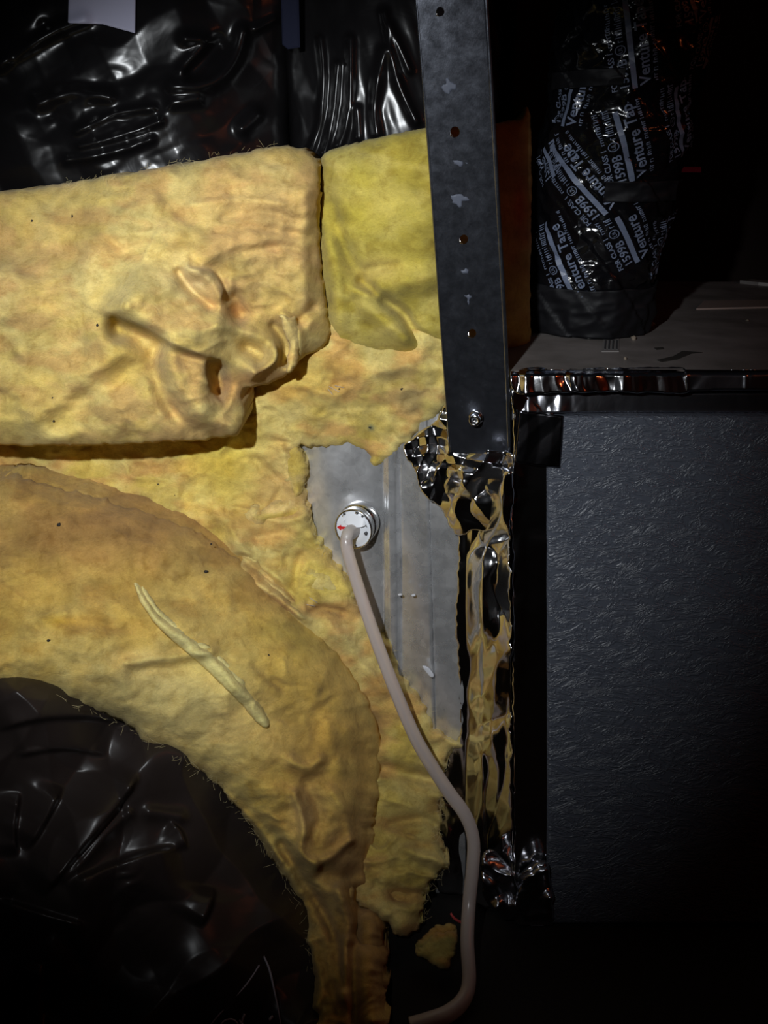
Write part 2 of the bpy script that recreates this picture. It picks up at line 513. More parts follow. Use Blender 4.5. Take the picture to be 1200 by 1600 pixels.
t = top_patch('tape_strip', [(1088, 484), (1260, 480), (1260, 470), (1100, 472)], TS, None, 0.0012)
tag(t, 'long brown tape strip lying on the cabinet top at the right', 'tape strip')
GL, _, _ = mat('foil_scrap_pale', (0.5, 0.46, 0.44), 0.35, 0.6)
t = top_patch('foil_scrap', [(1156, 443), (1175, 441), (1240, 447), (1240, 450), (1185, 446)], GL, None, 0.003)
tag(t, 'thin pale foil sliver at the back of the cabinet top', 'foil scrap')
t = top_patch('stain_streak', [(1026, 563), (1052, 557), (1066, 549), (1098, 551), (1080, 553), (1058, 562), (1034, 566)], SPECK, cab, 0.0003)
t = top_patch('stain_streak', [(1022, 544), (1036, 543), (1038, 546), (1026, 547)], SPECK, cab, 0.0003)
def pebble(name, c, r, m, parent=None, seed=0, flat=0.5):
    import bmesh
    bm = bmesh.new(); bmesh.ops.create_icosphere(bm, subdivisions=2, radius=1)
    rng = random.Random(seed)
    ax = [rng.uniform(0.6, 1.5) for _ in range(3)]
    for v in bm.verts:
        k = 1 + rng.uniform(-0.25, 0.25)
        v.co = Vector(c) + Vector((v.co.x * r * ax[0] * k, v.co.y * r * ax[1] * k * flat, v.co.z * r * ax[2] * k))
    me = bpy.data.meshes.new(name); bm.to_mesh(me); bm.free()
    return link(name, me, m, parent)
CRUMB, _, _ = mat('debris_crumb', (0.2, 0.16, 0.12), 0.7)
for i, (x, y, r, w) in enumerate([(990, 531, 0.0016, 'largest of the tan crumbs beside the pipe foot on the cabinet top'), (1018, 508, 0.0018, 'small crumb right of the pipe foot on the cabinet top'),
                               (977, 562, 0.0011, 'tiny crumb near the foil edge of the cabinet top'), (1168, 502, 0.0013, 'tiny crumb on the right of the cabinet top')]):
    c = on_top(x, y); o = pebble('debris_crumb', (c.x, c.y, c.z + r * 0.5), r, CRUMB, None, i + 5, 1.0)
    tag(o, w, 'debris', 'debris crumbs on the cabinet top')

# ------------------------------------------------------------------ sheet metal plenum
def dm(seed, a=0.0012):
    return lambda px, py: a * fbm(px / 90, py / 130, seed, 2)
plen = empty('sheet_metal_plenum', P(600, 1100, 0.585), 'galvanised sheet metal plenum wall showing through the torn insulation', 'duct')
w_ = dm(3)
sheet('face_panel', [(440, 600), (604, 600), (604, 1405), (440, 1405)], lambda x, y: 0.562 + w_(x, y) + 0.008 * ((x - 535) / 70) ** 2 * np.where(x < 535, 1, 0.25), GALV, plen, 4, 0.002, 0.0008, smooth_poly=0)
def slant(x, y): return x - (y - 640) * 0.0105
sheet('seam_rib', [(597, 640), (624, 640), (632, 1400), (605, 1400)], lambda x, y: 0.5615 - 0.0022 * np.exp(-((slant(x, y) - 611) / 9) ** 4), GALV, plen, 1.6, 0.003, 0.0010, smooth_poly=0)
sheet('corner_strip', [(622, 640), (667, 640), (687, 1400), (630, 1400)], lambda x, y: 0.5625 + w_(x, y) - (slant(x, y) - 622) * 0.00014, GALV, plen, 3, 0.002, 0.0006, smooth_poly=0)
sheet('lap_strip', [(665, 640), (720, 640), (728, 1400), (685, 1400)], lambda x, y: 0.5578 + w_(x, y) - (slant(x, y) - 664) * 0.00009, GALV, plen, 3, 0.002, 0.0006, smooth_poly=0)
boxmesh('side_wall', P(440, 0, 0.575)[0], P(797, 0, 0.575)[0] - 0.004, 0.572, 0.60, 0.0, P(0, 600, 0.58)[2], BODYM, plen)
o = sheet('paint_fleck', [(660, 1042), (670, 1044), (678, 1056), (672, 1058)], lambda x, y: 0.552 + 0 * x, FLECK, plen, 1.0, 0.001, 0.0006, seed=5)
for (x, y) in ((622, 929), (643, 930)):
    sheet('paint_fleck', [(x, y), (x + 5, y - 1), (x + 6, y + 2), (x + 1, y + 2)], lambda x, y: 0.552 + 0 * x, FLECK, plen, 1.0, 0.001, 0.0006, seed=5)

# ------------------------------------------------------------------ foil tape
def crump(seed, wave, slope, s=0.56 / F, **k):
    return lambda x, y: crumple(x, y, seed, wave, slope, **k) * s
k1 = crump(11, 70, 1.0, n=4, ang=(0.1, 0.4)); k2 = crump(12, 44, 1.15, n=5); k3 = crump(13, 70, 0.35, ang=(1.5, 0.4)); k5 = crump(21, 30, 0.5, ang=(0.1, 0.4))
def foil_left(x, y):
    t = np.clip((x - 712) / 85, 0, 1.1)
    Y = 0.5535 - 0.0190 * np.clip((x - 733) / 64, 0, 1.1) ** 1.15
    m = np.clip((x - 725) / 30, 0.12, 1)
    return Y - k1(x, y) * m - 0.0010 * fbm(x / 22, y / 40, 77, 2)
o = sheet('corner_foil_tape', [(708, 760), (716, 850), (712, 960), (716, 1080), (716, 1150), (692, 1200), (680, 1290), (682, 1385), (720, 1400), (760, 1420), (800, 1430), (803, 1300), (800, 1150), (799, 1000), (797, 850), (800, 740), (750, 735)],
      foil_left, FOIL, None, 2.2, 0.0006, 0.0008, rag=2.0, seed=4)
tag(o, 'tall crinkled foil tape on the left face of the corner, gold reflections', 'foil tape')
def foil_right(x, y):
    t = np.clip((x - 797) / 66, 0, 1)
    return 0.5330 - 0.0006 * t + np.where(y < 760, 1, 0.5) * -k5(x, y) * np.exp(-((x - 800) / 16.0) ** 2) - k3(x, y) * 0.16
o = sheet('cabinet_edge_foil_tape', [(797, 600), (803, 680), (798, 760), (799, 900), (801, 1100), (802, 1300), (803, 1440), (866, 1440), (866, 1100), (866, 800), (866, 655), (850, 640), (815, 612)],
      foil_right, FOIL, None, 2.5, 0.0006, 0.0012, rag=1.2, seed=6)
tag(o, 'smooth dark foil tape along the left edge of the cabinet door', 'foil tape')
def foil_patch(x, y):
    t = np.clip((x - 640) / 160, 0, 1)
    return 0.554 - 0.018 * t ** 1.5 - k2(x, y) * np.clip(1.25 - np.hypot(x - 690, y - 700) / 150, 0.25, 1)
o = sheet('crumpled_foil_patch', [(632, 700), (648, 684), (672, 664), (690, 645), (699, 628), (706, 660), (708, 700), (800, 706), (802, 760), (797, 800), (770, 824), (740, 830), (712, 834), (690, 800), (664, 772), (650, 742)],
      foil_patch, FOIL, None, 1.6, 0.0006, 0.0008, rag=2.5, seed=8)
tag(o, 'badly crumpled foil tape patch around the bottom end of the hanger strap', 'foil tape')
# rail tape
kr = crump(31, 34, 1.0, 0.53 / F, n=5, ang=(0.2, 0.5)); kr2 = crump(33, 60, 0.2, 0.53 / F)
def rail(x, y):
    m = np.clip((1085 - x) / 220, 0.0, 1) * 0.85 + 0.08
    t = np.clip((y - 577) / 12, 0, 1)
    return 0.5285 - 0.00008 * (y - 577) + 0.010 * (1 - np.sqrt(1 - (1 - t) ** 2 + 1e-9)) - kr(x, y) * m * 0.8 - kr2(x, y) * 0.3
o = sheet('rail_foil_tape', [(797, 585), (803, 577), (840, 573), (870, 577), (960, 575), (1040, 574), (1075, 579), (1076, 612), (1020, 613), (900, 613), (850, 614), (815, 617), (799, 606)],
      rail, FOIL, None, 1.6, 0.0005, 0.0006, rag=1.0, seed=9, smooth_poly=3)
tag(o, 'wrinkled shiny foil tape over the left end of the cabinet top edge', 'foil tape')
FOILD = foil_material('dull_foil', (0.42, 0.42, 0.46), 0.25)
o = sheet('rail_foil_tape', [(1070, 578), (1073, 577), (1130, 578), (1800, 578), (1802, 608), (1130, 610), (1076, 613), (1072, 610)],
      lambda x, y: 0.5262 + 0.010 * (1 - np.sqrt(1 - (1 - np.clip((y - 577) / 12, 0, 1)) ** 2 + 1e-9)) - kr2(x, y) * 0.5 - 0.0008 * np.exp(-((x - 1073) / 2.5) ** 2) - 0.0005 * np.exp(-((x - 1165) / 2.5) ** 2), FOILD, None, 2, 0.0005, 0.0006, smooth_poly=2)
tag(o, 'smooth dark foil tape over the right end of the cabinet top edge', 'foil tape')
o = sheet('under_rail_foil_tape', [(804, 616), (860, 614), (960, 614), (1800, 613), (1800, 644), (960, 645), (880, 645), (812, 644)],
      lambda x, y: 0.5362 - 0.00008 * (y - 614) * np.clip((960 - x) / 100, 0, 1) - kr(x, y) * np.clip((920 - x) / 90, 0.03, 1) * 0.6, FOILD, None, 2, 0.0004, 0.0006, smooth_poly=2)
tag(o, 'dark foil tape strip just under the cabinet rail, above the door', 'foil tape')
DKFOIL = foil_material('dark_foil', (0.16, 0.155, 0.17), 0.2)
kp = crump(41, 60, 0.22, 0.53 / F, n=4)
o = sheet('square_foil_patch', [(812, 642), (846, 646), (880, 650), (878, 690), (875, 731), (838, 728), (804, 723), (808, 680)], lambda x, y: 0.5285 - kp(x, y) * 0.6, DKFOIL, None, 2, 0.0005, 0.0005, smooth_poly=0)
tag(o, 'square dark foil patch on the top left corner of the door', 'foil tape')
kw = crump(51, 34, 0.8, 0.53 / F)
o = sheet('crumpled_foil_wad', [(820, 1368), (838, 1352), (856, 1356), (862, 1384), (864, 1436), (840, 1440), (816, 1436), (806, 1400)], lambda x, y: 0.526 - kw(x, y), FOILD, None, 1.6, 0.004, 0.004, rag=2, seed=3)
tag(o, 'crumpled foil wad at the bottom left corner of the cabinet door', 'foil tape')
kw2 = crump(53, 30, 1.0, 0.53 / F)
o = sheet('foil_shred', [(752, 1340), (770, 1330), (800, 1360), (812, 1400), (806, 1438), (780, 1430), (756, 1400)], lambda x, y: 0.532 - kw2(x, y), FOILD, None, 1.8, 0.001, 0.002, rag=2, seed=13)
tag(o, 'loose dull foil shred hanging beside the hose near the floor', 'foil tape')

# ------------------------------------------------------------------ glass wool blankets
# middle layer lying on the sheet metal, torn open around the plug
d_mid = tps([(0, 700, .545), (0, 780, .54), (300, 760, .548), (420, 620, .546), (560, 600, .546), (700, 560, .548), (700, 640, .553), (600, 715, .556), (475, 700, .555),
             (470, 800, .553), (520, 870, .555), (400, 800, .546), (470, 930, .542), (560, 960, .552), (620, 1040, .555), (710, 1165, .547), (560, 1060, .546), (620, 1250, .538), (690, 1230, .541), (690, 1300, .535), (620, 1440, .515), (690, 1350, .528), (300, 900, .545)])
S_mid = [('r', [(400, 720), (440, 760), (420, 800)], 9, -0.003), ('r', [(440, 700), (455, 760)], 8, 0.003), ('r', [(395, 800), (440, 815), (478, 800)], 7, 0.0035),
         ('r', [(400, 840), (450, 835), (500, 860)], 8, -0.003), ('r', [(340, 800), (380, 860), (430, 900)], 14, 0.004),
         ('r', [(470, 870), (462, 910), (480, 940)], 7, -0.003), ('r', [(372, 885), (400, 912), (440, 940), (475, 965)], 8, 0.006), ('r', [(378, 870), (420, 905), (455, 935)], 6, -0.004),
         ('r', [(480, 962), (505, 950), (535, 958)], 7, -0.004), ('r', [(545, 1080), (570, 1110), (590, 1150)], 12, -0.006),
         ('r', [(500, 560), (560, 585), (640, 570)], 14, 0.003), ('r', [(560, 640), (640, 625), (680, 600)], 12, -0.002), ('r', [(470, 600), (520, 620)], 12, 0.003),
         ('r', [(600, 1200), (680, 1220)], 12, -0.006), ('r', [(610, 1290), (660, 1280), (690, 1300)], 10, -0.004), ('r', [(640, 1330), (690, 1350)], 10, 0.005), ('r', [(620, 1400), (665, 1395)], 9, -0.004),
         ('r', [(520, 980), (560, 1030), (600, 1080)], 12, 0.004), ('r', [(690, 1150), (715, 1165)], 6, 0.003)]
def D_mid(x, y): return d_mid(x, y) - 1.3 * strokes(x, y, S_mid) - fluff(x, y, 41, 0.008, 0.0042, 0.0012)
c_mid = wool_color(YEL, PALE, TAN, 43, [(350, 720, 70, 80, BRIGHT, .75), (470, 590, 60, 40, GOLD, .5), (440, 760, 50, 60, (0.74, 0.60, 0.36), .6), (640, 620, 30, 26, (0.30, 0.32, 0.24), .55), (592, 600, 50, 30, BROWN, .25),
        (500, 880, 60, 50, (0.78, 0.68, 0.24), .5), (500, 950, 40, 14, BROWN, .5), (640, 1300, 90, 140, (0.36, 0.28, 0.08), .5), (720, 1160, 30, 20, PALE, .6), (590, 1080, 20, 60, BROWN, .4), (580, 668, 6, 6, (0.08, 0.16, 0.2), .8)])
mid = sheet('insulation_blanket', [(-280, 668), (-60, 660), (150, 650), (330, 630), (430, 560), (500, 510), (600, 505), (705, 520), (708, 580), (700, 625), (690, 645), (660, 668), (628, 699), (598, 724), (581, 730), (561, 698), (513, 702), (468, 694), (474, 715), (479, 739), (476, 775), (481, 808), (484, 831),
        (513, 856), (519, 878), (539, 897), (561, 952), (590, 982), (612, 1014), (627, 1051), (642, 1076), (662, 1098), (675, 1128), (697, 1150), (722, 1164), (700, 1178), (692, 1215), (688, 1260), (684, 1310), (698, 1353), (670, 1387), (660, 1440), (634, 1468), (608, 1446), (540, 1380), (480, 1150), (380, 1000), (200, 900), (-60, 860), (-280, 850)],
        D_mid, WOOL, None, 2.6, 0.012, 0.007, rag=5.0, ragw=13, seed=14, color=c_mid, smooth_poly=3)
tag(mid, 'thin torn yellow insulation layer ripped open around the metal and plug', 'insulation')

# big upper left blanket
d_b1 = tps([(-60, 300, .50), (0, 300, .50), (250, 265, .50), (430, 232, .505), (495, 260, .515), (500, 400, .515), (510, 520, .52), (0, 480, .475), (200, 420, .478), (380, 380, .488), (0, 680, .478), (200, 680, .482), (340, 670, .495), (300, 560, .478), (430, 560, .505), (250, 470, .474)])
S_b1 = [('s', [(148, 470), (180, 490), (225, 508), (270, 534), (325, 554), (375, 568)], 75, 0.017), ('s', [(352, 640), (330, 612), (321, 585), (322, 556)], 40, 0.012), ('r', [(262, 552), (280, 600), (320, 650), (362, 668)], 16, 0.006), ('s', [(384, 600), (400, 585), (432, 560), (424, 530)], 26, 0.007), ('r', [(188, 512), (215, 526), (242, 540)], 20, -0.016), ('r', [(180, 500), (185, 520)], 12, -0.006),
        ('r', [(182, 486), (215, 462), (262, 446)], 20, 0.004), ('s', [(290, 416), (330, 420), (352, 448), (348, 472)], 16, -0.006), ('r', [(300, 420), (330, 440), (345, 462)], 11, 0.006), ('r', [(280, 425), (300, 455), (330, 478)], 8, -0.006),
        ('r', [(358, 440), (362, 470)], 8, 0.004), ('r', [(364, 470), (376, 490)], 14, -0.013),
        ('r', [(338, 580), (345, 600), (340, 612)], 15, -0.018), ('r', [(90, 660), (150, 615), (190, 590), (225, 570)], 22, -0.006), ('r', [(60, 650), (110, 612), (170, 575)], 22, 0.005),
        ('r', [(238, 560), (252, 615), (285, 658), (330, 682)], 13, -0.006), ('r', [(180, 640), (230, 620)], 40, 0.006),
        ('r', [(345, 510), (385, 520), (420, 535), (430, 560), (400, 580)], 12, 0.006), ('r', [(388, 545), (405, 560)], 12, -0.009), ('r', [(440, 490), (462, 510), (468, 545), (455, 580)], 9, 0.006), ('r', [(428, 510), (446, 535), (445, 565)], 8, -0.008), ('r', [(470, 500), (490, 480)], 9, -0.005),
        ('r', [(350, 340), (420, 332), (470, 345)], 8, -0.0025), ('r', [(340, 362), (400, 356), (480, 370)], 8, -0.0025), ('r', [(300, 320), (380, 312), (440, 318)], 8, 0.002), ('r', [(380, 395), (440, 385), (485, 400)], 9, -0.0025),
        ('r', [(60, 320), (130, 350), (200, 390), (290, 395)], 18, -0.003), ('r', [(70, 345), (150, 375)], 20, 0.003), ('r', [(480, 300), (475, 400), (480, 500)], 12, 0.003), ('r', [(20, 440), (120, 460)], 40, 0.004)]
def D_b1(x, y): return d_b1(x, y) - 1.4 * strokes(x, y, S_b1) - fluff(x, y, 61, 0.010, 0.0030, 0.0009)
c_b1 = wool_color((0.62, 0.50, 0.22), (0.66, 0.57, 0.31), (0.58, 0.42, 0.22), 65, [(400, 340, 110, 80, (0.66, 0.45, 0.25), .6), (40, 420, 80, 60, PINK, .35), (100, 350, 60, 25, BROWN, .35), (372, 480, 14, 18, (0.50, 0.24, 0.10), .6), (352, 600, 30, 18, (0.45, 0.22, 0.09), .6), (420, 588, 40, 14, (0.52, 0.26, 0.11), .55), (190, 510, 22, 18, (0.46, 0.38, 0.10), .6),  # reddish patches at the pits paint the orange glow in them
        (305, 440, 30, 22, (0.66, 0.55, 0.46), .6), (60, 650, 90, 40, (0.62, 0.53, 0.22), .5), (440, 380, 50, 90, (0.66, 0.46, 0.28), .4), (180, 570, 40, 25, GOLD, .4), (80, 290, 80, 14, (0.72, 0.58, 0.36), .5)])
b1 = sheet('insulation_blanket', [(-280, 345), (-60, 312), (0, 301), (120, 283), (250, 262), (370, 240), (430, 228), (470, 231), (492, 246), (500, 275), (498, 330), (502, 400), (506, 460), (516, 520), (508, 538), (470, 562), (440, 590), (400, 606), (378, 614), (382, 648), (370, 678), (330, 686), (250, 691), (120, 697), (0, 695), (-60, 694), (-280, 690)],
        D_b1, WOOL, None, 2.4, 0.055, 0.014, rag=1.8, ragw=16, seed=24, color=c_b1, smooth_poly=4)
tag(b1, 'thick boxy tan insulation blanket with a torn fold, at the upper left', 'insulation')
c_fl = wool_color((0.66, 0.52, 0.26), (0.68, 0.58, 0.34), TAN, 66)
def flap(name, poly, off, R, seed, parent, base, thick=0.006, colr=c_fl, rag=2.5):
    return sheet(name, poly, lambda x, y: base(x, y) - off - (0.0 if name == 'raised_cord' else 1.0) * fluff(x, y, seed, 0.003, 0.003, 0.0006), WOOL, parent, 2.0, thick, R, rag=rag, ragw=10, seed=seed, color=colr, smooth_poly=4)
flap('torn_flap', [(436, 492), (458, 500), (470, 530), (462, 570), (448, 580), (452, 545), (444, 515)], 0.005, 0.006, 73, b1, d_b1)

# second blanket behind the strap
d_b2 = tps([(500, 240, .535), (500, 400, .535), (510, 530, .54), (600, 215, .530), (690, 200, .532), (600, 350, .520), (690, 350, .525), (600, 480, .530), (690, 520, .54), (560, 300, .520), (780, 200, .575), (830, 180, .60), (830, 400, .60), (825, 540, .60), (780, 400, .572)])
S_b2 = [('r', [(518, 320), (530, 365), (550, 410), (570, 430)], 12, -0.005), ('r', [(512, 380), (525, 440), (530, 500)], 16, 0.006), ('r', [(565, 440), (600, 468), (630, 490), (650, 520), (688, 545)], 9, -0.008),
        ('r', [(600, 450), (640, 440), (690, 430)], 20, 0.005), ('r', [(570, 480), (600, 500), (630, 530)], 14, 0.005), ('r', [(555, 455), (590, 462)], 10, 0.005), ('r', [(580, 420), (620, 415)], 8, -0.002), ('r', [(600, 250), (630, 240)], 14, -0.002)]
def D_b2(x, y): return d_b2(x, y) - 1.4 * strokes(x, y, S_b2) - fluff(x, y, 81, 0.006, 0.0010, 0.0005, 1.4)
c_b2 = wool_color((0.47, 0.42, 0.11), (0.54, 0.48, 0.19), (0.42, 0.36, 0.09), 85, [(800, 300, 45, 200, (0.40, 0.17, 0.05), .85), (812, 320, 10, 40, (0.45, 0.06, 0.02), .7), (590, 420, 40, 20, (0.62, 0.52, 0.26), .5), (620, 300, 60, 60, (0.58, 0.50, 0.12), .4), (560, 330, 30, 30, (0.48, 0.42, 0.08), .5)])  # red-brown patches right of the strap paint its shade and orange light
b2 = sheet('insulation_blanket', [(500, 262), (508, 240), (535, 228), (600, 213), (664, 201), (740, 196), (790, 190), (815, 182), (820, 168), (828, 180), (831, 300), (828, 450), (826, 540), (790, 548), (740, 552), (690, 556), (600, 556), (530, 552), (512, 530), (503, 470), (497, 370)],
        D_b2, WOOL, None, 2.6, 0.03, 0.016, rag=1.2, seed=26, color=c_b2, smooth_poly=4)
tag(b2, 'olive yellow insulation blanket behind the hanger strap', 'insulation')

# lower left sleeve over the flexible duct
d_sl = tps([(0, 750, .505), (200, 790, .512), (330, 840, .525), (470, 960, .532), (560, 1060, .53), (595, 1180, .528), (590, 1400, .515), (608, 1600, .455), (490, 1600, .452), (550, 1640, .444), (475, 1450, .474), (430, 1350, .478), (330, 1220, .470), (200, 1130, .455), (0, 1075, .435),
            (100, 900, .475), (250, 950, .482), (400, 1050, .486), (480, 1200, .486), (530, 1350, .490), (120, 1040, .446), (-60, 800, .50), (-60, 1050, .43)])
S_sl = [('r', [(200, 925), (250, 990), (330, 1052), (395, 1130)], 16, -0.0015),
        ('r', [(200, 1036), (260, 1030), (330, 1018)], 9, 0.004), ('r', [(210, 1050), (290, 1040)], 14, -0.0015), ('r', [(60, 980), (90, 968), (130, 975), (200, 980)], 12, -0.003), ('r', [(70, 970), (100, 960)], 10, 0.003),
        ('r', [(400, 1040), (440, 1075)], 8, -0.002), ('r', [(230, 960), (330, 990), (420, 960)], 30, 0.003),
        ('r', [(455, 1190), (480, 1200), (500, 1188)], 10, 0.006), ('r', [(480, 1230), (500, 1270), (490, 1310)], 10, -0.004), ('r', [(460, 1240), (475, 1290), (470, 1330), (495, 1355)], 8, 0.005), ('r', [(495, 1345), (515, 1340), (545, 1315)], 8, 0.005), ('r', [(520, 1240), (540, 1270), (550, 1310)], 9, 0.004),
        ('r', [(440, 1320), (470, 1370), (490, 1400), (520, 1460), (535, 1540)], 9, -0.006), ('r', [(505, 1365), (540, 1372), (575, 1350)], 14, -0.006), ('r', [(530, 1390), (548, 1440), (540, 1500), (535, 1560)], 10, 0.007), ('r', [(560, 1400), (572, 1430), (565, 1460)], 16, -0.016), ('r', [(575, 1300), (582, 1370)], 8, -0.004),
        ('r', [(480, 1470), (500, 1530), (495, 1570)], 10, 0.005), ('r', [(520, 1540), (530, 1580)], 9, -0.005), ('r', [(580, 1480), (585, 1590)], 16, 0.006), ('r', [(550, 1480), (556, 1600)], 9, -0.008), ('r', [(380, 1290), (430, 1350), (465, 1420)], 7, -0.004), ('r', [(350, 1240), (400, 1290), (440, 1345)], 6, 0.003),
        ('r', [(0, 880), (120, 850), (260, 860)], 40, 0.003), ('r', [(555, 1100), (575, 1200), (560, 1280)], 14, -0.003), ('r', [(510, 1130), (530, 1200)], 12, 0.003)]
def D_sl(x, y):
    a = 1 + 0.9 * np.clip((y - 1150) / 200, 0, 1)
    return d_sl(x, y) - 1.3 * strokes(x, y, S_sl) - a * fluff(x, y, 91, 0.006, 0.0022, 0.0009)
c_sl = wool_color((0.62, 0.46, 0.16), (0.66, 0.52, 0.22), (0.60, 0.42, 0.15), 95, [(150, 825, 260, 85, (0.36, 0.22, 0.11), .9), (250, 1070, 120, 50, (0.78, 0.72, 0.46), .7), (300, 1140, 170, 60, (0.74, 0.66, 0.42), .5), (500, 1080, 80, 90, (0.62, 0.41, 0.10), .5), (480, 990, 60, 40, (0.56, 0.48, 0.12), .5), (480, 1270, 26, 40, PINK, .6), (540, 1330, 50, 60, (0.52, 0.33, 0.16), .5),  # brown upper and pale rim patches paint the sleeve's shade and light
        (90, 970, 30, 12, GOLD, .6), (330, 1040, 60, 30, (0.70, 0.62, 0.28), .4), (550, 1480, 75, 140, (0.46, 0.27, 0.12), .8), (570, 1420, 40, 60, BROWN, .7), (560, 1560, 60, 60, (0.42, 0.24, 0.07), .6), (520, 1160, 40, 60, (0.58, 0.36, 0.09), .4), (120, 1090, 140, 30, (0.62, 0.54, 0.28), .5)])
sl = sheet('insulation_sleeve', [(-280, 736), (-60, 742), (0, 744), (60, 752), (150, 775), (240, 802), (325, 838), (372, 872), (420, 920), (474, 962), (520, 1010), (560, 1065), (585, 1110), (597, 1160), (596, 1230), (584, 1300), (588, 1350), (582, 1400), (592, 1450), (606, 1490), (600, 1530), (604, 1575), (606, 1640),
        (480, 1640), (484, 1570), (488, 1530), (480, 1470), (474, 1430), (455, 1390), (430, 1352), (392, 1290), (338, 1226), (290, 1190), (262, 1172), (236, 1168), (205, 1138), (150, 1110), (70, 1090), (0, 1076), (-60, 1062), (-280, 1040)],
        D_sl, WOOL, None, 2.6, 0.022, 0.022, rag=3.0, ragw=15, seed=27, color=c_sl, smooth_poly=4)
tag(sl, 'golden insulation sleeve curving down over the black duct at the lower left', 'insulation')
c_cord = wool_color((0.82, 0.78, 0.46), (0.84, 0.80, 0.50), (0.76, 0.70, 0.42), 97)
flap('raised_cord', [(210, 912), (222, 924), (242, 954), (268, 978), (306, 1004), (350, 1040), (388, 1082), (420, 1124), (418, 1138), (404, 1132), (376, 1100), (338, 1062), (296, 1024), (258, 992), (234, 964), (216, 934)], 0.0050, 0.0042, 98, sl, D_sl, 0.006, c_cord, 0.8)

# rolled edge lying between the layers, and torn flaps round the opening
flap('rolled_edge', [(368, 890), (380, 868), (396, 872), (420, 898), (446, 920), (460, 944), (482, 964), (470, 972), (440, 954), (405, 928), (380, 906)], 0.003, 0.007, 102, mid, D_mid, 0.008, wool_color((0.66, 0.53, 0.30), PALE, TAN, 8), 2)
flap('torn_flap', [(380, 800), (420, 792), (460, 778), (482, 800), (478, 818), (440, 812), (410, 826), (386, 822)], 0.004, 0.008, 103, mid, d_mid, 0.006, wool_color((0.74, 0.58, 0.34), PALE, YEL, 9), 3)
flap('torn_flap', [(440, 700), (466, 696), (478, 726), (476, 768), (458, 774), (444, 740)], 0.003, 0.008, 104, mid, d_mid, 0.006, wool_color((0.76, 0.60, 0.34), PALE, YEL, 10), 3)
flap('torn_flap', [(480, 880), (520, 884), (542, 905), (556, 940), (530, 945), (496, 935), (470, 915)], 0.003, 0.012, 105, mid, d_mid, 0.006, wool_color((0.72, 0.62, 0.30), PALE, YEL, 12), 3)

# scrap by the hose
sc = sheet('insulation_scrap', [(650, 1492), (662, 1472), (676, 1460), (706, 1454), (717, 1466), (708, 1496), (697, 1517), (682, 1512), (668, 1500)],
      lambda x, y: 0.497 - fluff(x, y, 33, 0.004, 0.003, 0.001) - 0.00012 * (y - 1490), WOOL, None, 1.8, 0.005, 0.004, rag=3, ragw=9, seed=44, color=wool_color((0.40, 0.36, 0.16), PALE, BROWN, 15), smooth_poly=4)
tag(sc, 'small loose insulation scrap left of the hose near the floor', 'insulation')

# loose glass fibres along the torn edges
def fibres(name, parent, spots, depthf, n, seed, m):
    rng = random.Random(seed); V = []; Fc = []
    for i in range(n):
        j = rng.randrange(len(spots) - 1); t = rng.random(); x = spots[j][0] * (1 - t) + spots[j + 1][0] * t + rng.gauss(0, 3); y = spots[j][1] * (1 - t) + spots[j + 1][1] * t + rng.gauss(0, 3)
        Y = float(depthf(np.array([x]), np.array([y]))[0]) - 0.0005
        p = Vector(P(x, y, Y)); d = Vector((rng.gauss(0, 1), rng.gauss(-0.5, 0.4), rng.gauss(0, 1))).normalized(); L = rng.uniform(0.0015, 0.0045)
        bnd = Vector((rng.gauss(0, 1), rng.gauss(0, 1), rng.gauss(0, 1))) * L * 0.25
        pts = [p + d * L * t + bnd * t * t for t in (0, 0.5, 1)]
        a = d.orthogonal().normalized(); b_ = d.cross(a)
        o_ = len(V)
        for q in pts:
            for k in range(3):
                w = 2.094 * k; V.append(q + (a * math.cos(w) + b_ * math.sin(w)) * 0.00005)
        for j in range(2):
            for k in range(3):
                Fc.append((o_ + j * 3 + k, o_ + j * 3 + (k + 1) % 3, o_ + j * 3 + 3 + (k + 1) % 3, o_ + j * 3 + 3 + k))
    o = mesh_from(name, V, Fc, m, parent); o['kind'] = 'stuff'; return o
FIB, _, _ = mat('glass_fibre', (0.66, 0.56, 0.30), 0.6)
fibres('loose_fibres', mid, [(468, 694), (479, 739), (478, 808), (500, 850), (519, 878), (545, 915), (580, 975), (612, 1014), (640, 1076), (675, 1128), (710, 1162), (692, 1215), (688, 1260), (684, 1310), (698, 1353), (670, 1387), (660, 1440)], d_mid, 300, 3, FIB)
fibres('loose_fibres', b1, [(100, 287), (200, 270), (300, 253), (430, 228)], d_b1, 60, 4, FIB)
fibres('loose_fibres', sl, [(100, 1095), (205, 1138), (262, 1172), (338, 1226), (392, 1290), (430, 1352), (475, 1430), (485, 1530)], d_sl, 120, 5, FIB)
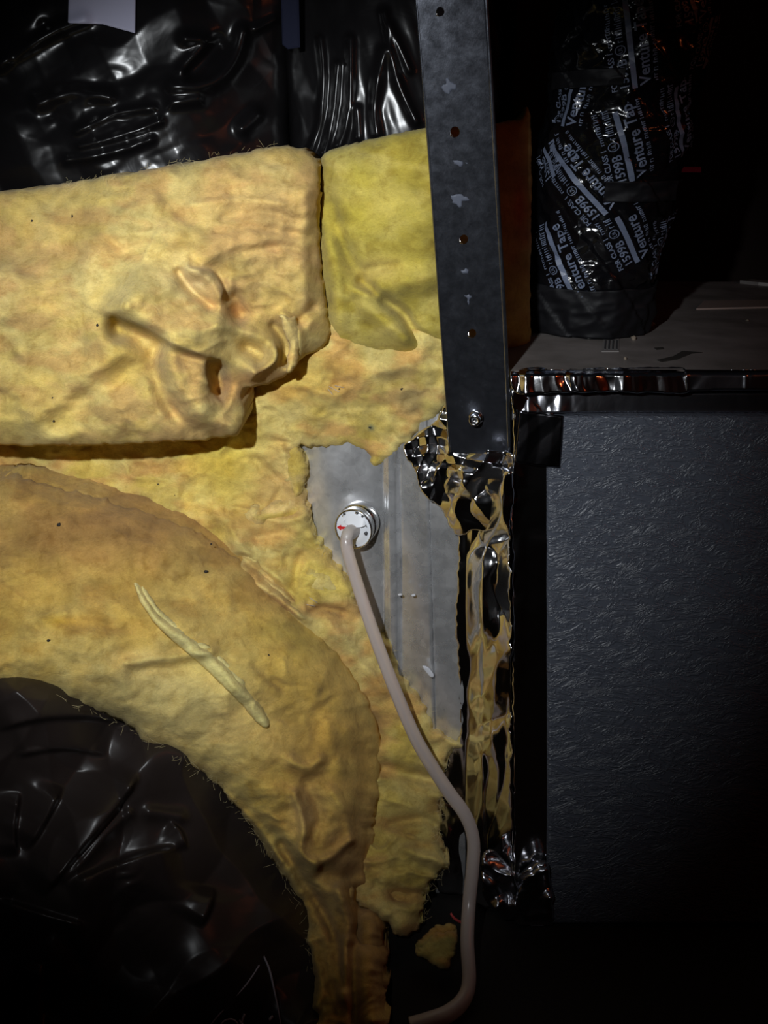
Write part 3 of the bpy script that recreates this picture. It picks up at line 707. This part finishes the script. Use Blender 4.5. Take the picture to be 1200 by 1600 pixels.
# dark specks of dirt caught in the wool
for par, df, L in ((sl, D_sl, [(322, 893, .0010), (76, 1001, .0009), (420, 1024, .0006), (92, 820, .0010), (330, 850, .0005)]), (b1, D_b1, [(113, 338, .0010), (84, 658, .0011), (50, 345, .0006), (152, 508, .0007), (82, 622, .0005)]), (mid, D_mid, [(247, 757, .0006), (273, 774, .0005), (628, 608, .0008), (578, 668, .0009), (530, 608, .0007)])):
    for i, (x, y, r) in enumerate(L):
        Y = float(df(np.array([float(x)]), np.array([float(y)]))[0])
        pebble('speck', P(x, y, Y - 0.0001), r * 0.75, SPECK, par, i + int(x), 0.7)
c_wrap, _, _ = mat('clear_film', (0.45, 0.43, 0.40), 0.12, 0, 0.8)
for (x, y, ln, a, df) in ((522, 608, 18, 0.5, D_mid), (530, 604, 14, 0.2, D_mid), (516, 612, 12, 0.9, D_mid), (490, 938, 16, 0.6, D_mid), (486, 946, 14, 0.2, D_mid)):
    pts = []
    for t in (-1, 0, 1):
        X, Yp = x + math.cos(a) * ln / 2 * t, y + math.sin(a) * ln / 2 * t
        pts.append(P(X, Yp, float(df(np.array([X]), np.array([Yp]))[0]) - 0.0012 - (0.001 if t == 0 else 0)))
    tube('film_shred', pts, 0.00018, c_wrap, mid, 6)

# ------------------------------------------------------------------ black plastic jackets
def bag(name, poly, ctrl, S, kk, step, thick, seed, label, m=PLASTIC, amp=1.0):
    d = tps(ctrl)
    def D(x, y): return d(x, y) - amp * strokes(x, y, S) - kk(x, y)
    o = sheet(name, poly, D, m, None, step, thick, 0.012, seed=seed, smooth_poly=4)
    tag(o, label, 'duct jacket')
    return o, D, d
ka = crump(61, 120, 0.35, 0.6 / F, n=5); ka2 = crump(62, 26, 0.22, 0.6 / F, n=4, ang=(1.35, 0.25))
def kA(x, y):
    m = np.exp(-((x - 165) / 110) ** 2 - ((y - 185) / 70) ** 2)
    return ka(x, y) * 0.7 + ka2(x, y) * (0.03 + 2.0 * m) + 0.004 * fbm(x / 110, y / 80, 8, 2)
S_a = [('r', [(60, 160), (110, 145), (170, 150)], 12, 0.007), ('r', [(120, 205), (180, 178), (240, 168)], 6, 0.005), ('r', [(125, 228), (190, 212), (250, 190)], 6, 0.005), ('r', [(105, 250), (170, 240), (235, 218)], 7, 0.005), ('r', [(0, 100), (60, 60), (130, 30)], 12, 0.008), ('r', [(20, 85), (70, 40)], 10, -0.004),
       ('r', [(270, 135), (330, 130), (365, 95), (380, 50)], 12, 0.010), ('r', [(290, 60), (320, 68), (285, 110)], 10, 0.008), ('r', [(270, 160), (310, 155)], 10, 0.007), ('r', [(380, 200), (400, 180)], 12, 0.008), ('r', [(340, 70), (300, 110)], 14, -0.010), ('r', [(400, 45), (430, 30)], 6, 0.005)]
bagA, D_a, d_a = bag('duct_jacket', [(-300, -220), (200, -220), (440, -220), (452, 60), (450, 200), (440, 330), (200, 360), (-300, 390)],
    [(-60, -60, .60), (200, -60, .60), (440, -60, .62), (200, 100, .585), (0, 200, .58), (200, 250, .575), (420, 250, .61), (440, 100, .63), (-60, 380, .58), (200, 360, .575), (300, 120, .585)], S_a, kA, 3.0, 0.06, 71,
    'wrinkled black plastic duct jacket with a white label, above the boxy blanket')
kb = crump(71, 30, 0.30, 0.6 / F, n=5, ang=(-0.32, 0.10), warp=0.1)
S_bb = [('r', [(484, 240), (500, 190), (505, 120), (500, 60)], 6, 0.005), ('r', [(506, 240), (520, 180), (528, 100)], 6, 0.005), ('r', [(530, 228), (545, 170), (548, 60)], 7, 0.005), ('r', [(590, 210), (585, 160), (600, 80)], 8, 0.006), ('r', [(560, 215), (558, 170)], 6, 0.004), ('r', [(650, 190), (620, 120), (600, 20)], 7, 0.006), ('r', [(640, 110), (610, 40)], 6, 0.005)]
bagB, D_bb, _ = bag('duct_jacket', [(446, -220), (560, -220), (700, -220), (800, -220), (805, 100), (790, 260), (690, 280), (560, 290), (470, 300), (450, 150)],
    [(446, -60, .63), (450, 200, .62), (560, 0, .605), (560, 200, .595), (700, 0, .605), (690, 260, .60), (800, 0, .64), (800, 260, .64)], S_bb, lambda x, y: kb(x, y) * 0.9 + 0.003 * fbm(x / 60, y / 90, 5, 2), 3.0, 0.06, 72,
    'black plastic duct jacket with long pleats beside the hanger strap')
def decal(name, poly, D, off, m, parent, step=3):
    return sheet(name, poly, lambda x, y: D(x, y) - off, m, parent, step, 0.0004, 0.0003, smooth_poly=0)
o = decal('white_label', [(108, -40), (212, -40), (211, 52), (160, 38), (106, 36)], lambda x, y: d_a(x, y) - 0.010 - 0.6 * strokes(x, y, S_a[4:5]), 0.003, LABELM, bagA); o['label'] = 'white paper label'
o = decal('dark_label', [(438, -40), (466, -40), (469, 74), (450, 77), (441, 70)], lambda x, y: 0.60 + 0 * x, 0.003, DARKLABEL, bagB); o['label'] = 'dark blue label'
o = decal('label_edge', [(463, -40), (466, -40), (469, 74), (450, 77), (449, 75), (466, 72)], lambda x, y: 0.5965 + 0 * x, 0.003, DARKLABEL, bagB, 1.2)
# lower jacket
kc = crump(81, 150, 0.6, 0.46 / F, n=4); kc2 = crump(82, 18, 0.6, 0.46 / F, n=4, ang=(1.1, 0.4))
def kC(x, y):
    m = np.exp(-((x - 195) / 28) ** 2 - ((y - 1395) / 38) ** 2)
    return kc(x, y) * 1.2 + kc2(x, y) * (0.01 + 1.8 * m) + 0.006 * fbm(x / 110, y / 110, 18, 2)
S_c = [('s', [(62, 1402), (115, 1338), (160, 1286), (190, 1247), (218, 1206)], 42, 0.015), ('s', [(285, 1325), (225, 1338), (160, 1362), (100, 1388)], 48, 0.015), ('s', [(40, 1330), (70, 1280), (98, 1226)], 36, 0.013), ('r', [(200, 1272), (165, 1305), (130, 1345), (100, 1370)], 9, 0.006),
       ('s', [(292, 1330), (282, 1300), (262, 1282)], 22, 0.008), ('r', [(235, 1270), (280, 1276)], 12, 0.006), ('s', [(-10, 1140), (60, 1122), (140, 1118), (200, 1130)], 40, 0.010), ('s', [(20, 1180), (100, 1168), (170, 1180)], 34, 0.008), ('s', [(310, 1450), (325, 1420), (335, 1385)], 30, 0.012), ('s', [(24, 1340), (22, 1290), (30, 1235)], 30, 0.010), ('s', [(140, 1450), (70, 1430), (-10, 1405)], 40, 0.012), ('s', [(62, 1610), (60, 1550), (66, 1500)], 36, 0.010), ('r', [(100, 1460), (120, 1500)], 16, -0.008)]
bagC, D_c, d_c = bag('duct_jacket', [(-300, 990), (-60, 1030), (80, 1060), (220, 1110), (330, 1180), (440, 1310), (510, 1430), (530, 1640), (250, 1660), (-60, 1660), (-300, 1660)],
    [(-60, 1030, .47), (100, 1080, .48), (220, 1130, .492), (340, 1210, .505), (450, 1350, .520), (510, 1450, .512), (500, 1600, .482), (150, 1250, .468), (100, 1400, .452), (0, 1600, .442), (300, 1400, .475), (300, 1600, .458), (400, 1500, .480), (-60, 1300, .45)], S_c, kC, 2.6, 0.04, 73,
    'crumpled black plastic duct jacket under the golden sleeve at the lower left', PLASTICB, 0.7)
def ink(pts, w):
    q = []
    for (x, y) in spline(pts, 4):
        q.append(P(x, y, float(d_c(np.array([x]), np.array([y]))[0]) - 0.0125))
    tube('printed_line', q, [0.6 * t for t in w], BAGPRINT, bagC, 6, True, 1)
ink([(408, 1486), (420, 1512), (428, 1545), (436, 1585), (440, 1610)], [0.0006, 0.0010, 0.0006, 0.0005])
ink([(405, 1508), (385, 1538), (360, 1565), (330, 1600), (320, 1615)], [0.0008, 0.0006, 0.0005])
ink([(344, 1602), (352, 1594), (364, 1593), (372, 1600)], [0.0006, 0.0006])
ink([(374, 1594), (380, 1604)], [0.0007, 0.0007]); ink([(382, 1584), (378, 1598), (384, 1606)], [0.0010, 0.0008]); ink([(426, 1588), (420, 1594)], [0.0012, 0.001])

# ------------------------------------------------------------------ hanger strap
def make_strap():
    root = empty('hanger_strap', P(750, 706, 0.545), 'galvanised hanger strap with punched holes running down to the foil', 'strap')
    def SY(py): return 1.0 / (1 / 0.476 + (1 / 0.538 - 1 / 0.476) * (py + 20) / 730.0)
    outer = [(633, -200), (667, 200), (690, 520), (703, 706), (797, 712), (790, 520), (772, 200), (748, -200)]
    holes = [(688, 18, 6.5), (711, 206, 7.5), (725, 374, 6.5), (738, 521, 6.2)]
    loops = [[Vector((x, y, 0)) for x, y in outer]]
    for (x, y, r) in holes:
        loops.append([Vector((x + r * math.cos(-k * math.pi / 10), y + r * 1.15 * math.sin(-k * math.pi / 10), 0)) for k in range(20)])
    tris = geometry.tessellate_polygon(loops)
    flat = [p for L in loops for p in L]
    th = 0.0022
    V = [P(p.x, p.y, SY(p.y)) for p in flat]; V2 = [(v[0], v[1] + th, v[2]) for v in V]
    n = len(V)
    Fc = []
    for t in tris:
        a, b_, c = [Vector((flat[i].x, -flat[i].y, 0)) for i in t]
        t = t if (b_ - a).cross(c - a).z > 0 else t[::-1]
        Fc.append(tuple(t)); Fc.append(tuple(n + i for i in t[::-1]))
    k = 0
    for L in loops:
        m = len(L)
        for i in range(m):
            a, b_ = k + i, k + (i + 1) % m
            Fc.append((a, b_, n + b_, n + a))
        k += m
    o = mesh_from('strap_web', V + V2, Fc, STRAPM, root, False)
    # rolled right edge
    pts = [P(x, y, SY(y) + 0.0004) for x, y in ((747.5, -200), (771, 200), (789, 520), (796, 711))]
    tube('rolled_edge', pts, 0.0013, STRAPM, root, 8)
    pts = [P(x, y, SY(y) + 0.0008) for x, y in ((633.5, -200), (667.5, 200), (690.5, 520), (703.5, 705))]
    tube('rolled_edge', pts, 0.0009, STRAPM, root, 8)
    for (x, y, r) in holes:       # burr round each punched hole
        q = [Vector(P(x + r * math.cos(a), y + 1.15 * r * math.sin(a), SY(y) - 0.0001)) for a in [math.radians(100 + 12 * i) for i in range(9)]]
        tube('hole_burr', q, [0.0001, 0.00055, 0.0001], CHROMEM, root, 6, True, 2)
    SM, _, _ = mat('smudge', (0.075, 0.085, 0.115), 0.6)
    for i, (x, y, w, h) in enumerate(((702, 134, 13, 14), (718, 255, 16, 5), (716, 312, 15, 13), (732, 466, 7, 10), (727, 424, 6, 5))):
        poly = [(x + w * math.cos(a) * (0.7 + 0.3 * math.sin(5 * a + i)), y + h * math.sin(a) * (0.75 + 0.25 * math.cos(3 * a + i))) for a in [k * math.pi / 8 for k in range(16)]]
        sheet('smudge', poly, lambda px, py: SY(py) - 0.0002, SM, root, 2.0, 0.0001, 0.0001, rag=3.0, ragw=6, seed=i + 300, smooth_poly=2)
    # hex head screw
    c = Vector(P(744, 651, SY(651)))
    ax = Vector((-0.25, -1, -0.1)).normalized()
    M = Matrix.Translation(c) @ ax.to_track_quat('Z', 'Y').to_matrix().to_4x4()
    lathe('screw', [(0.0, 0.0005), (0.0040, 0.0005), (0.0042, 0.0012), (0.0036, 0.0018), (0.0033, 0.0018), (0.0033, 0.0062), (0.0029, 0.0068), (0.0018, 0.0066), (0.0016, 0.0052), (0.0, 0.0050)], M, CHROMEM, root, 6 * 4)
    return root
make_strap()

# ------------------------------------------------------------------ pressure plug and hose
pl = empty('pressure_plug', P(556, 822, 0.556), 'round zinc plug with white face and red arrow in the sheet metal', 'plug')
ax = Vector((-0.30, -1, -0.02)).normalized()
base = Vector(P(560, 817, 0.559))
zax = ax; yax = Vector((0, 0, 1)); xax = yax.cross(zax).normalized(); yax = zax.cross(xax)
M = Matrix.Translation(base) @ Matrix((( xax.x, yax.x, zax.x, 0), (xax.y, yax.y, zax.y, 0), (xax.z, yax.z, zax.z, 0), (0, 0, 0, 1)))
k = 0.0113
lathe('rim', [(k * 1.04, -0.004), (k * 1.04, 0.0022), (k * 1.0, 0.0026), (k * 0.96, 0.0030), (k * 0.96, 0.0048), (k * 1.0, 0.0054), (k * 1.02, 0.0062), (k * 1.02, 0.0092), (k * 0.99, 0.0098), (k * 0.94, 0.0098), (k * 0.93, 0.0090), (k * 0.90, 0.0088)], M, CHROMEM, pl, 48)
lathe('face', [(k * 0.94, 0.0084), (k * 0.93, 0.0089), (k * 0.5, 0.0091), (0.0, 0.0091)], M, WHITEM, pl, 48)
# red arrow pointing left (local -x is picture left?)
sx = 1 if (M.to_3x3() @ Vector((1, 0, 0))).x > 0 else -1
arr = [(-0.90, 0.0), (-0.66, 0.15), (-0.66, 0.07), (-0.35, 0.07), (-0.35, -0.07), (-0.66, -0.07), (-0.66, -0.15)]
V = [M @ Vector((sx * x * k, y * k, 0.0094)) for x, y in arr]
mesh_from('red_arrow', V, [tuple(range(7)) if sx < 0 else tuple(range(7))[::-1]], REDM, pl, False)['label'] = 'red arrow print'
# lifted crescent of the paper face
cres = []
for i in range(13):
    a = math.radians(150 - i * 11.5)
    cres.append((0.66 * math.cos(a) + 0.10, 0.80 * math.sin(a) - 0.02, 0.0095))
low = [(0.66 * math.cos(math.radians(150 - i * 11.5)) + 0.10, 0.80 * math.sin(math.radians(150)) - 0.20 * math.sin(math.pi * i / 12), 0.0118) for i in range(13)]
V = [M @ Vector((sx * x * k, y * k, z)) for x, y, z in cres] + [M @ Vector((sx * x * k, y * k, z)) for x, y, z in low]
mesh_from('lifted_paper', V, [(i, i + 1, 14 + i, 13 + i) for i in range(12)], WHITEM, pl)
for (x, y, r) in ((-0.55, 0.62, 0.0009), (-0.48, 0.72, 0.0007), (0.68, -0.15, 0.0009), (0.45, 0.12, 0.0005), (0.2, 0.86, 0.0008), (0.5, 0.72, 0.0007), (0.1, -0.85, 0.0008)):
    pebble('face_speck', M @ Vector((sx * x * k, y * k, 0.0092)), r, BODYM if r < 0.00075 or x > 0.6 else CHROMEM, pl, int(100 * x), 0.4)
q = [M @ Vector((0.0002, -0.0003, 0.008)), M @ Vector((sx * -0.0003, -0.0006, 0.013)), Vector(P(543, 836, 0.540)), Vector(P(541, 850, 0.5385))]
tube('barb', q, [0.0042, 0.0041, 0.0036, 0.0030], BARBM, pl, 16)
H = [(545, 834, .5425), (541, 845, .5385), (545, 868, .5365), (556, 905, .535), (572, 955, .532), (592, 1012, .530), (618, 1080, .528), (652, 1158, .527), (696, 1230, .527), (726, 1272, .526), (739, 1308, .524), (739, 1350, .520), (733, 1410, .513), (730, 1470, .501), (733, 1530, .4885), (724, 1562, .481), (700, 1584, .4755), (668, 1596, .4725), (640, 1604, .471)]
hose = tube('vinyl_hose', [P(*p) for p in H], [0.0035, 0.0035, 0.0036, 0.0037, 0.0037], HOSEM, None, 16, True, 8)
tag(hose, 'clear vinyl hose running from the plug down to the floor', 'hose')
rw = tube('red_wire', [P(704, 1427, .512), P(710, 1435, .511), P(720, 1441, .512), P(733, 1444, .516)], 0.0006, REDWIRE, None, 8)
tag(rw, 'short thin red wire poking out behind the hose near the floor', 'wire')

# ------------------------------------------------------------------ pipe wrapped in printed black tape
pc = [(540, 917, 90), (500, 918, 91), (450, 922, 93), (400, 928, 96), (340, 935, 101), (280, 944, 108), (220, 958, 114), (160, 969, 114), (100, 980, 116), (40, 992, 118), (-20, 1002, 120), (-80, 1012, 120)]
def pipe_axis():
    rows = []
    for (py, cx, r) in pc:
        Y = 0.665 - 0.05 * (540 - py) / 620.0
        c = P(cx, py, Y); rows.append((c[2], c[0], Y, r * Y / F))
    a = np.array(rows); o_ = np.argsort(a[:, 0]); return a[o_]
AX = pipe_axis()
Z0 = CZT + 0.0005; Z1 = AX[-1, 0]
def pipe_surf(th, z, off=0.0):
    cx = np.interp(z, AX[:, 0], AX[:, 1]); cy = np.interp(z, AX[:, 0], AX[:, 2]); r = np.interp(z, AX[:, 0], AX[:, 3])
    r = r * np.where(z < CZT + 0.012, 1.0 - 0.06 * np.clip((CZT + 0.012 - z) / 0.012, 0, 1), 1)
    u = th * 0.04
    h = 0.0045 * fbm(u * 38 + 3, z * 30, 201, 3) + 0.0022 * (0.5 - np.abs(fbm(u * 75, z * 95, 205, 2)) * 2)
    hel = (z + u * 1.25) / 0.036; fr = hel - np.floor(hel)
    h = h + 0.0016 * fr
    rr = r + h + off
    return np.stack([cx + rr * np.sin(th), cy - rr * np.cos(th), z], -1)
pipe = empty('taped_pipe', (float(AX[0, 1]), float(AX[0, 2]), CZT), 'pipe wrapped in glossy black printed tape standing on the cabinet', 'pipe')
def pipe_grid(name, th0, th1, z0, z1, nt_, nz, off, m, closed=False, wob=0.0, seed=0, edge=0.0):
    th = np.linspace(th0, th1, nt_); z = np.linspace(0, 1, nz)
    T, Zn = np.meshgrid(th, z)
    lo = z0 + wob * fbm(T * 1.4, T * 0 + 3.0, seed, 2); hi = z1 + wob * fbm(T * 1.4, T * 0 + 9.0, seed + 4, 2)
    lo = np.maximum(lo, CZT + 0.0005)
    Z = lo + (hi - lo) * Zn
    V = pipe_surf(T.ravel(), Z.ravel(), off).reshape(nz, nt_, 3)
    V2 = pipe_surf(T.ravel(), Z.ravel(), off - 0.0012).reshape(nz, nt_, 3) if edge else None
    Vv = V.reshape(-1, 3); Fc = [(i * nt_ + j, i * nt_ + j + 1, (i + 1) * nt_ + j + 1, (i + 1) * nt_ + j) for i in range(nz - 1) for j in range(nt_ - 1)]
    if edge:
        b0 = len(Vv); Vv = np.vstack([Vv, V2[0], V2[-1], V2[:, 0], V2[:, -1]])
        for j in range(nt_ - 1):
            Fc.append((j + 1, j, b0 + j, b0 + j + 1)); t0 = (nz - 1) * nt_
            Fc.append((t0 + j, t0 + j + 1, b0 + nt_ + j + 1, b0 + nt_ + j))
    return mesh_from(name, Vv, Fc, m, parent=pipe)
pipe_grid('pipe_body', -math.pi, math.pi, Z0, Z1, 260, 230, 0.0, TAPEM)
def th_z(px, py):
    """the spot on the pipe's wall seen at a given place"""
    z = CZ + (HY - py) * 0.615 / F
    for _ in range(6):
        cx = np.interp(z, AX[:, 0], AX[:, 1]); cy = np.interp(z, AX[:, 0], AX[:, 2]); r = np.interp(z, AX[:, 0], AX[:, 3])
        Y = cy - r * 0.8
        s = np.clip(((px - HX) * Y / F - cx) / r, -0.98, 0.98)
        th = math.asin(s); Y = cy - r * math.cos(th); z = CZ + (HY - py) * Y / F
        s = np.clip(((px - HX) * Y / F - cx) / r, -0.98, 0.98); th = math.asin(s)
    return th, float(z)
def band(name, x0, x1, y0, y1, off, wob=0.0, seed=0):
    ta, _ = th_z(x0, (y0 + y1) / 2); tb, _ = th_z(x1, (y0 + y1) / 2)
    _, za = th_z((x0 + x1) / 2, y1); _, zb = th_z((x0 + x1) / 2, y0)
    return pipe_grid(name, ta, tb, za, zb, 90, 14, off, CLOTHM, wob=wob, seed=seed, edge=1)
pipe_grid('tape_band', -math.pi, math.pi, CZT, th_z(918, 452)[1], 180, 30, 0.0022, CLOTHM, wob=0.003, seed=5, edge=1)
band('tape_band', 945, 1200, 281, 311, 0.0022, 0.001, 6)
band('tape_band', 800, 975, 113, 139, 0.0022, 0.001, 7)

def text_mesh(body, size, bold=0.0, shear=0.0, spacing=1.0):
    cu = bpy.data.curves.new('print', 'FONT'); cu.body = body; cu.size = size; cu.offset = bold; cu.shear = shear; cu.space_character = spacing; cu.resolution_u = 3
    ob = bpy.data.objects.new('print', cu); col.objects.link(ob)
    dg = bpy.context.evaluated_depsgraph_get(); me = bpy.data.meshes.new_from_object(ob.evaluated_get(dg))
    bpy.data.objects.remove(ob); 
    V = np.array([v.co[:2] for v in me.vertices]); Fc = [tuple(p.vertices) for p in me.polygons]
    bpy.data.meshes.remove(me)
    return V, Fc
def block_mesh():
    Vs = []; Fs = []
    def add(V, Fc, dx=0, dy=0):
        o_ = sum(len(v) for v in Vs); Vs.append(V + np.array([dx, dy])); Fs.extend([tuple(i + o_ for i in f) for f in Fc])
    def bar(u0, u1, v0, v1, n=16):
        V = np.array([(u0 + (u1 - u0) * i / n, v) for i in range(n + 1) for v in (v0, v1)])
        add(V, [(2 * i, 2 * i + 2, 2 * i + 3, 2 * i + 1) for i in range(n)])
    add(*text_mesh('Venture Tape', 0.0112, 0.0002, 0.0, 1.0), 0.001, 0.0)
    bar(0.0, 0.074, 0.0096, 0.0133)
    add(*text_mesh('1599B', 0.0088, 0.00015), 0.001, 0.0150)
    # round listing mark
    n = 20; R_, r_ = 0.0036, 0.0030
    V = np.array([(0.0305 + rr * math.cos(2 * math.pi * i / n), 0.0182 + rr * math.sin(2 * math.pi * i / n)) for i in range(n) for rr in (R_, r_)])
    add(V, [(2 * i, 2 * ((i + 1) % n), 2 * ((i + 1) % n) + 1, 2 * i + 1) for i in range(n)])
    add(*text_mesh('UL', 0.0040), 0.0282, 0.0168)
    add(*text_mesh('FOR CLASS 1', 0.0052, 0.0001), 0.001, 0.0232)
    # fine print too small to read: rows of tick marks
    rng = random.Random(4)
    for (u0, u1, v0, hh) in ((0.036, 0.070, 0.0158, 0.0050), (0.034, 0.068, 0.0232, 0.0034), (0.002, 0.072, -0.0052, 0.0030)):
        u = u0
        while u < u1:
            w = rng.uniform(0.0005, 0.0009); a = rng.uniform(0.6, 1.0) * hh
            V = np.array([(u, v0), (u + w, v0), (u + w, v0 + a), (u, v0 + a)]); add(V, [(0, 1, 2, 3)])
            if rng.random() < 0.5: add(np.array([(u, v0 + a * 0.8), (u + 0.0016, v0 + a * 0.8), (u + 0.0016, v0 + a), (u, v0 + a)]), [(0, 1, 2, 3)])
            u += rng.uniform(0.0012, 0.0021)
            if rng.random() < 0.12: u += 0.002
    return np.vstack(Vs), Fs
BV, BF = block_mesh()
def stamp(px, py, ang, u0=0.0, u1=0.08, scale=0.84):
    """lay one print block on the pipe wall; (px, py) is the V's foot, ang the reading direction"""
    th0, z0 = th_z(px, py)
    a = math.radians(ang); r = float(np.interp(z0, AX[:, 0], AX[:, 3]))
    keep = [f for f in BF if all(u0 <= BV[i, 0] <= u1 for i in f)]
    ids = sorted({i for f in keep for i in f}); mp = {i: j for j, i in enumerate(ids)}
    UV = BV[ids] * scale
    ds = UV[:, 0] * math.cos(a) - UV[:, 1] * math.sin(a); dz = UV[:, 0] * math.sin(a) + UV[:, 1] * math.cos(a)
    V = pipe_surf(th0 + ds / r, np.minimum(z0 + dz, Z1), 0.0011)
    return mesh_from('tape_print', V, [tuple(mp[i] for i in f) for f in keep], PRINTM, pipe, False)
stamp(1008, 396, 122, 0, 0.045); stamp(966, 318, 134, 0.0, 0.08); stamp(922, 462, 118, 0.0, 0.072)
stamp(1006, 274, 113, 0, 0.060); stamp(1072, 236, 112, 0, 0.06); stamp(1016, 132, 106, 0, 0.075)
stamp(899, 200, 82, 0, 0.032); stamp(1098, 28, 112, 0, 0.06); stamp(1104, 104, 100, 0, 0.04); stamp(1050, 420, 105, 0, 0.05)
stamp(886, 262, 128, 0, 0.03, 0.85)

# ------------------------------------------------------------------ magenta tag far back
mt = boxmesh('magenta_tag', *(lambda a, b_: (a[0], b_[0], 0.915, 0.917, b_[2], a[2]))(P(1148, 263, 0.92), P(1190, 273, 0.92)), MAGENTA)
mt.location = (0, 0.18, 0)
tag(mt, 'small magenta tag on the dark wall at the far right', 'tag')
